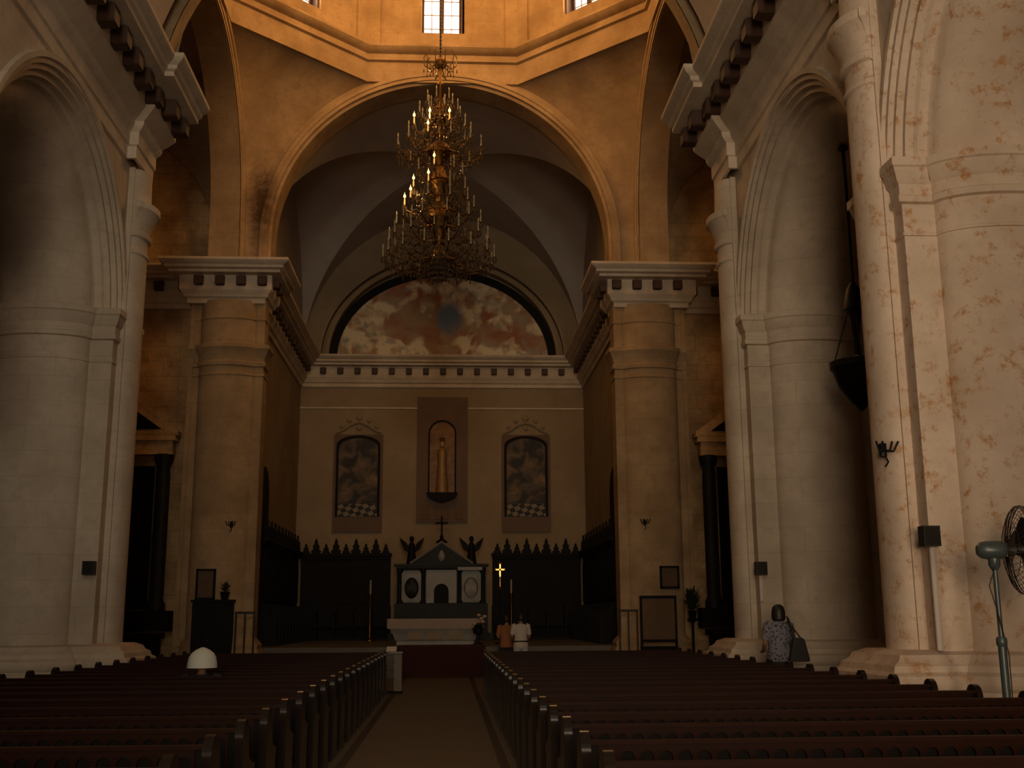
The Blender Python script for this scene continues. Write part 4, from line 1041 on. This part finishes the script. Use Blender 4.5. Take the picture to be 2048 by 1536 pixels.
def plant(loc, h, label, n=70, r0=.3, seed=1):
    r = empty('potted_plant', loc, label, 'plant')
    m = MB(); m.lathe([(.09, 0), (.13, .2), (.15, .22), (.12, .22), (.11, .18), (0, .18)], seg=12); m.build('pot', BLACKWOOD, r)
    rr = random.Random(seed); m = MB()
    for i in range(n):
        a = rr.random() * 2 * PI; e = .1 + rr.random() * 1.3; L = r0 * (.6 + .6 * rr.random()); d = Vector((math.cos(a) * math.cos(e), math.sin(a) * math.cos(e), math.sin(e))); b = Vector((0, 0, .2 + rr.random() * max(0, h - .35))); q = d.cross(Vector((0, 0, 1))).normalized() * L * .18
        m.add([b, b + d * L * .55 + q, b + d * L, b + d * L * .55 - q], [(0, 1, 2, 3)])
    m.build('leaves', LEAF, r, 0)
plant((-5.95, 31.9, 2.15), .5, 'small dark plant on the cabinet at the far left pier', 30, .2, 2)
ps = at('plant_stand', (7.16, 31.7, 0), 'slim dark stand carrying a leafy plant by the far right pier', 'stand')
m = MB(); m.lathe([(.18, 0), (.18, .04), (.04, .1), (.035, 1.45), (.14, 1.5), (.16, 1.56)], seg=12); m.build('column', BLACKWOOD, ps)
plant((7.16, 31.7, 1.56), .75, 'bushy dark plant on a stand by the far right pier', 110, .34, 4)
nb = at('notice_board', (6.2, 31.75, 0), 'dark framed board on legs in front of the far right pier', 'board')
for s in (-1, 1):
    m = MB(); m.box(s * .52, s * .46, -.03, .03, 0, 2.2); m.build('leg', BLACKWOOD, nb, 0)
m = MB(); m.box(-.52, .52, -.04, .04, 2.12, 2.2); m.box(-.5, .5, -.035, .035, .92, .99); m.build('rail', BLACKWOOD, nb, 0)
m = MB(); m.box(-.46, .46, -.015, .015, .99, 2.12); m.build('panel', plain('brown_board', (.14, .085, .045), .8, var=.2), nb, 0)
m = MB(); m.box(-.5, .5, -.2, .25, .0, .8); m.build('cupboard_base', BLACKWOOD, nb, 0)
for s, lab in ((-1, 'left'), (1, 'right')):
    r = at('railing', (s * 5.36, 31.85, 0), 'short dark metal railing in front of the far %s pier' % lab, 'railing')
    m = MB(); m.box(-.28, .28, -.025, .025, 1.76, 1.82); m.box(-.28, .28, -.02, .02, .2, .24); m.build('rail', IRON, r, 0)
    for k in range(3):
        m = MB(); m.box(-.27 + .25 * k, -.23 + .25 * k, -.02, .02, 0, 1.78); m.build('post', IRON, r, 0)
# side altars on the transept walls
for s, lab in ((-1, 'left'), (1, 'right')):
    r = at('side_altar', (s * 9.45, 32.78, 0), 'brown stone side altar with triangular gable in the %s transept' % lab, 'altar')
    m = MB(); m.prism([(-1.85, 6.85), (1.85, 6.85), (1.85, 7.0), (0, 8.35), (-1.85, 7.0)], 'y', -.5, 0); m.build('gable', ROUGH, r, 0)
    m = MB(); m.prism([(-1.4, 7.02), (1.4, 7.02), (0, 8.02)], 'y', -.53, -.45); m.build('gable_field', BLACKWOOD, r, 0)
    m = MB(); m.box(-1.7, 1.7, -.42, 0, 6.3, 6.7); m.box(-1.8, 1.8, -.5, 0, 6.7, 6.86); m.build('entablature', ROUGH, r, 0)
    for x in (-1.45, 1.45):
        m = MB(); m.lathe([(.26, 0), (.26, .2), (.2, .3), (.2, 3.9), (.17, 4.05), (.27, 4.3), (.27, 4.45)], (x, -.22, 1.86), 16); m.build('column', DARKMARBLE, r)
    m = MB(); m.box(-1.15, 1.15, -.06, 0, 1.9, 6.0); m.build('niche', BLACKWOOD, r, 0)
    m = MB(); m.box(-1.9, 1.9, -.6, 0, 1.3, 1.86); m.box(-1.6, 1.6, -1.0, 0, .0, 1.1); m.box(-1.7, 1.7, -1.1, 0, 1.1, 1.25); m.build('table', BLACKWOOD, r, 0)

# ------------------------------------------------------------------ light and camera
def area(name, loc, target, sx, sy, energy, col, spread=180):
    l = bpy.data.lights.new(name, 'AREA'); l.shape = 'RECTANGLE'; l.size = sx; l.size_y = sy; l.energy = energy; l.color = col; l.spread = R(spread)
    o = bpy.data.objects.new(name, l); COL.objects.link(o); o.location = loc
    d = Vector(target) - Vector(loc); o.rotation_euler = d.to_track_quat('-Z', 'Y').to_euler()
    return o
WARMC = (1.0, .50, .15)
for k, (c, d, out) in enumerate(win_at):
    p = c + out * .36 + Vector((0, 0, (WZ0 + WZ1) / 2))
    area('lantern_daylight', p, p - out, 1.0, 4.0, 185, WARMC, 140)
area('west_door_daylight', (.1, -8.8, 4.2), (5.8, 13, 9.0), 4.2, 5.0, 285, (1.0, .66, .37), 84)
area('aisle_door_daylight', (5.2, -8.8, 2.2), (7.3, 14, 1.6), 2.0, 3.0, 38, (1.0, .72, .44), 46)
area('west_upper_fill', (0, -8.8, 13.2), (.3, 16, 12.0), 3.5, 3.0, 110, (1.0, .92, .70), 70)  # unseen fill lamp added to brighten the upper nave and cornices
for i, p in enumerate(((-.3, YC - .85, 14.25), (-.75, YC - .5, 12.2))):  # point lamps added so nearby crystals and gilding glint
    l = bpy.data.lights.new('chandelier_glint_fill', 'POINT'); l.energy = 14; l.color = (1, .6, .25); l.shadow_soft_size = .05
    o = bpy.data.objects.new('chandelier_glint_fill', l); COL.objects.link(o); o.location = p
w = bpy.data.worlds.new('dim_interior_air'); scene.world = w; w.use_nodes = True
w.node_tree.nodes['Background'].inputs[0].default_value = (1, .8, .6, 1); w.node_tree.nodes['Background'].inputs[1].default_value = .002

cam = bpy.data.cameras.new('camera'); cam.sensor_width = 36; cam.lens = 2221 / 2048 * 36; cam.clip_end = 200
co = bpy.data.objects.new('camera', cam); COL.objects.link(co)
yaw, pit, roll = R(3.2745), R(11.9044), R(.35)
fw = Vector((math.sin(yaw) * math.cos(pit), math.cos(yaw) * math.cos(pit), math.sin(pit)))
rt = Vector((math.cos(yaw), -math.sin(yaw), 0)); up = rt.cross(fw)
rt2 = rt * math.cos(roll) - up * math.sin(roll); up2 = up * math.cos(roll) + rt * math.sin(roll)
co.matrix_world = Matrix(((rt2.x, up2.x, -fw.x, .28), (rt2.y, up2.y, -fw.y, 0), (rt2.z, up2.z, -fw.z, 1.6), (0, 0, 0, 1)))
scene.camera = co
vs = scene.view_settings
vs.view_transform = 'Standard'; vs.look = 'None'; vs.gamma = 1; vs.use_curve_mapping = False; vs.exposure = 0.0

# unseen openings with glowing panes, added behind the viewer to match the daylight lamps
def opening(name, x, z, w, h, label, cat):
    m = MB()
    for x0, x1, z0, z1 in ((x - w / 2 - .2, x - w / 2, z - h / 2, z + h / 2), (x + w / 2, x + w / 2 + .2, z - h / 2, z + h / 2), (x - w / 2 - .2, x + w / 2 + .2, z + h / 2, z + h / 2 + .2)):
        m.box(x0, x1, -9.2, -8.9, max(z0, 0), z1)
    o = struct(m.build(name, WINDOWFRAME, smooth=0), label, cat)
    m = MB(); m.box(x - w / 2, x + w / 2, -9.2, -9.15, max(z - h / 2, 0), z + h / 2); m.build('added_glow_pane', SKY, o, 0)
opening('door_1', .1, 3.3, 4.2, 6.6, 'added entrance door frame with glowing pane, unseen behind the viewer', 'door')
opening('door_2', 5.2, 1.9, 2.0, 3.8, 'added side door frame with glowing pane, unseen behind the viewer', 'door')
opening('window_4', 0, 13.2, 3.5, 3.0, 'added upper window with glowing pane, unseen in the entrance wall', 'window')
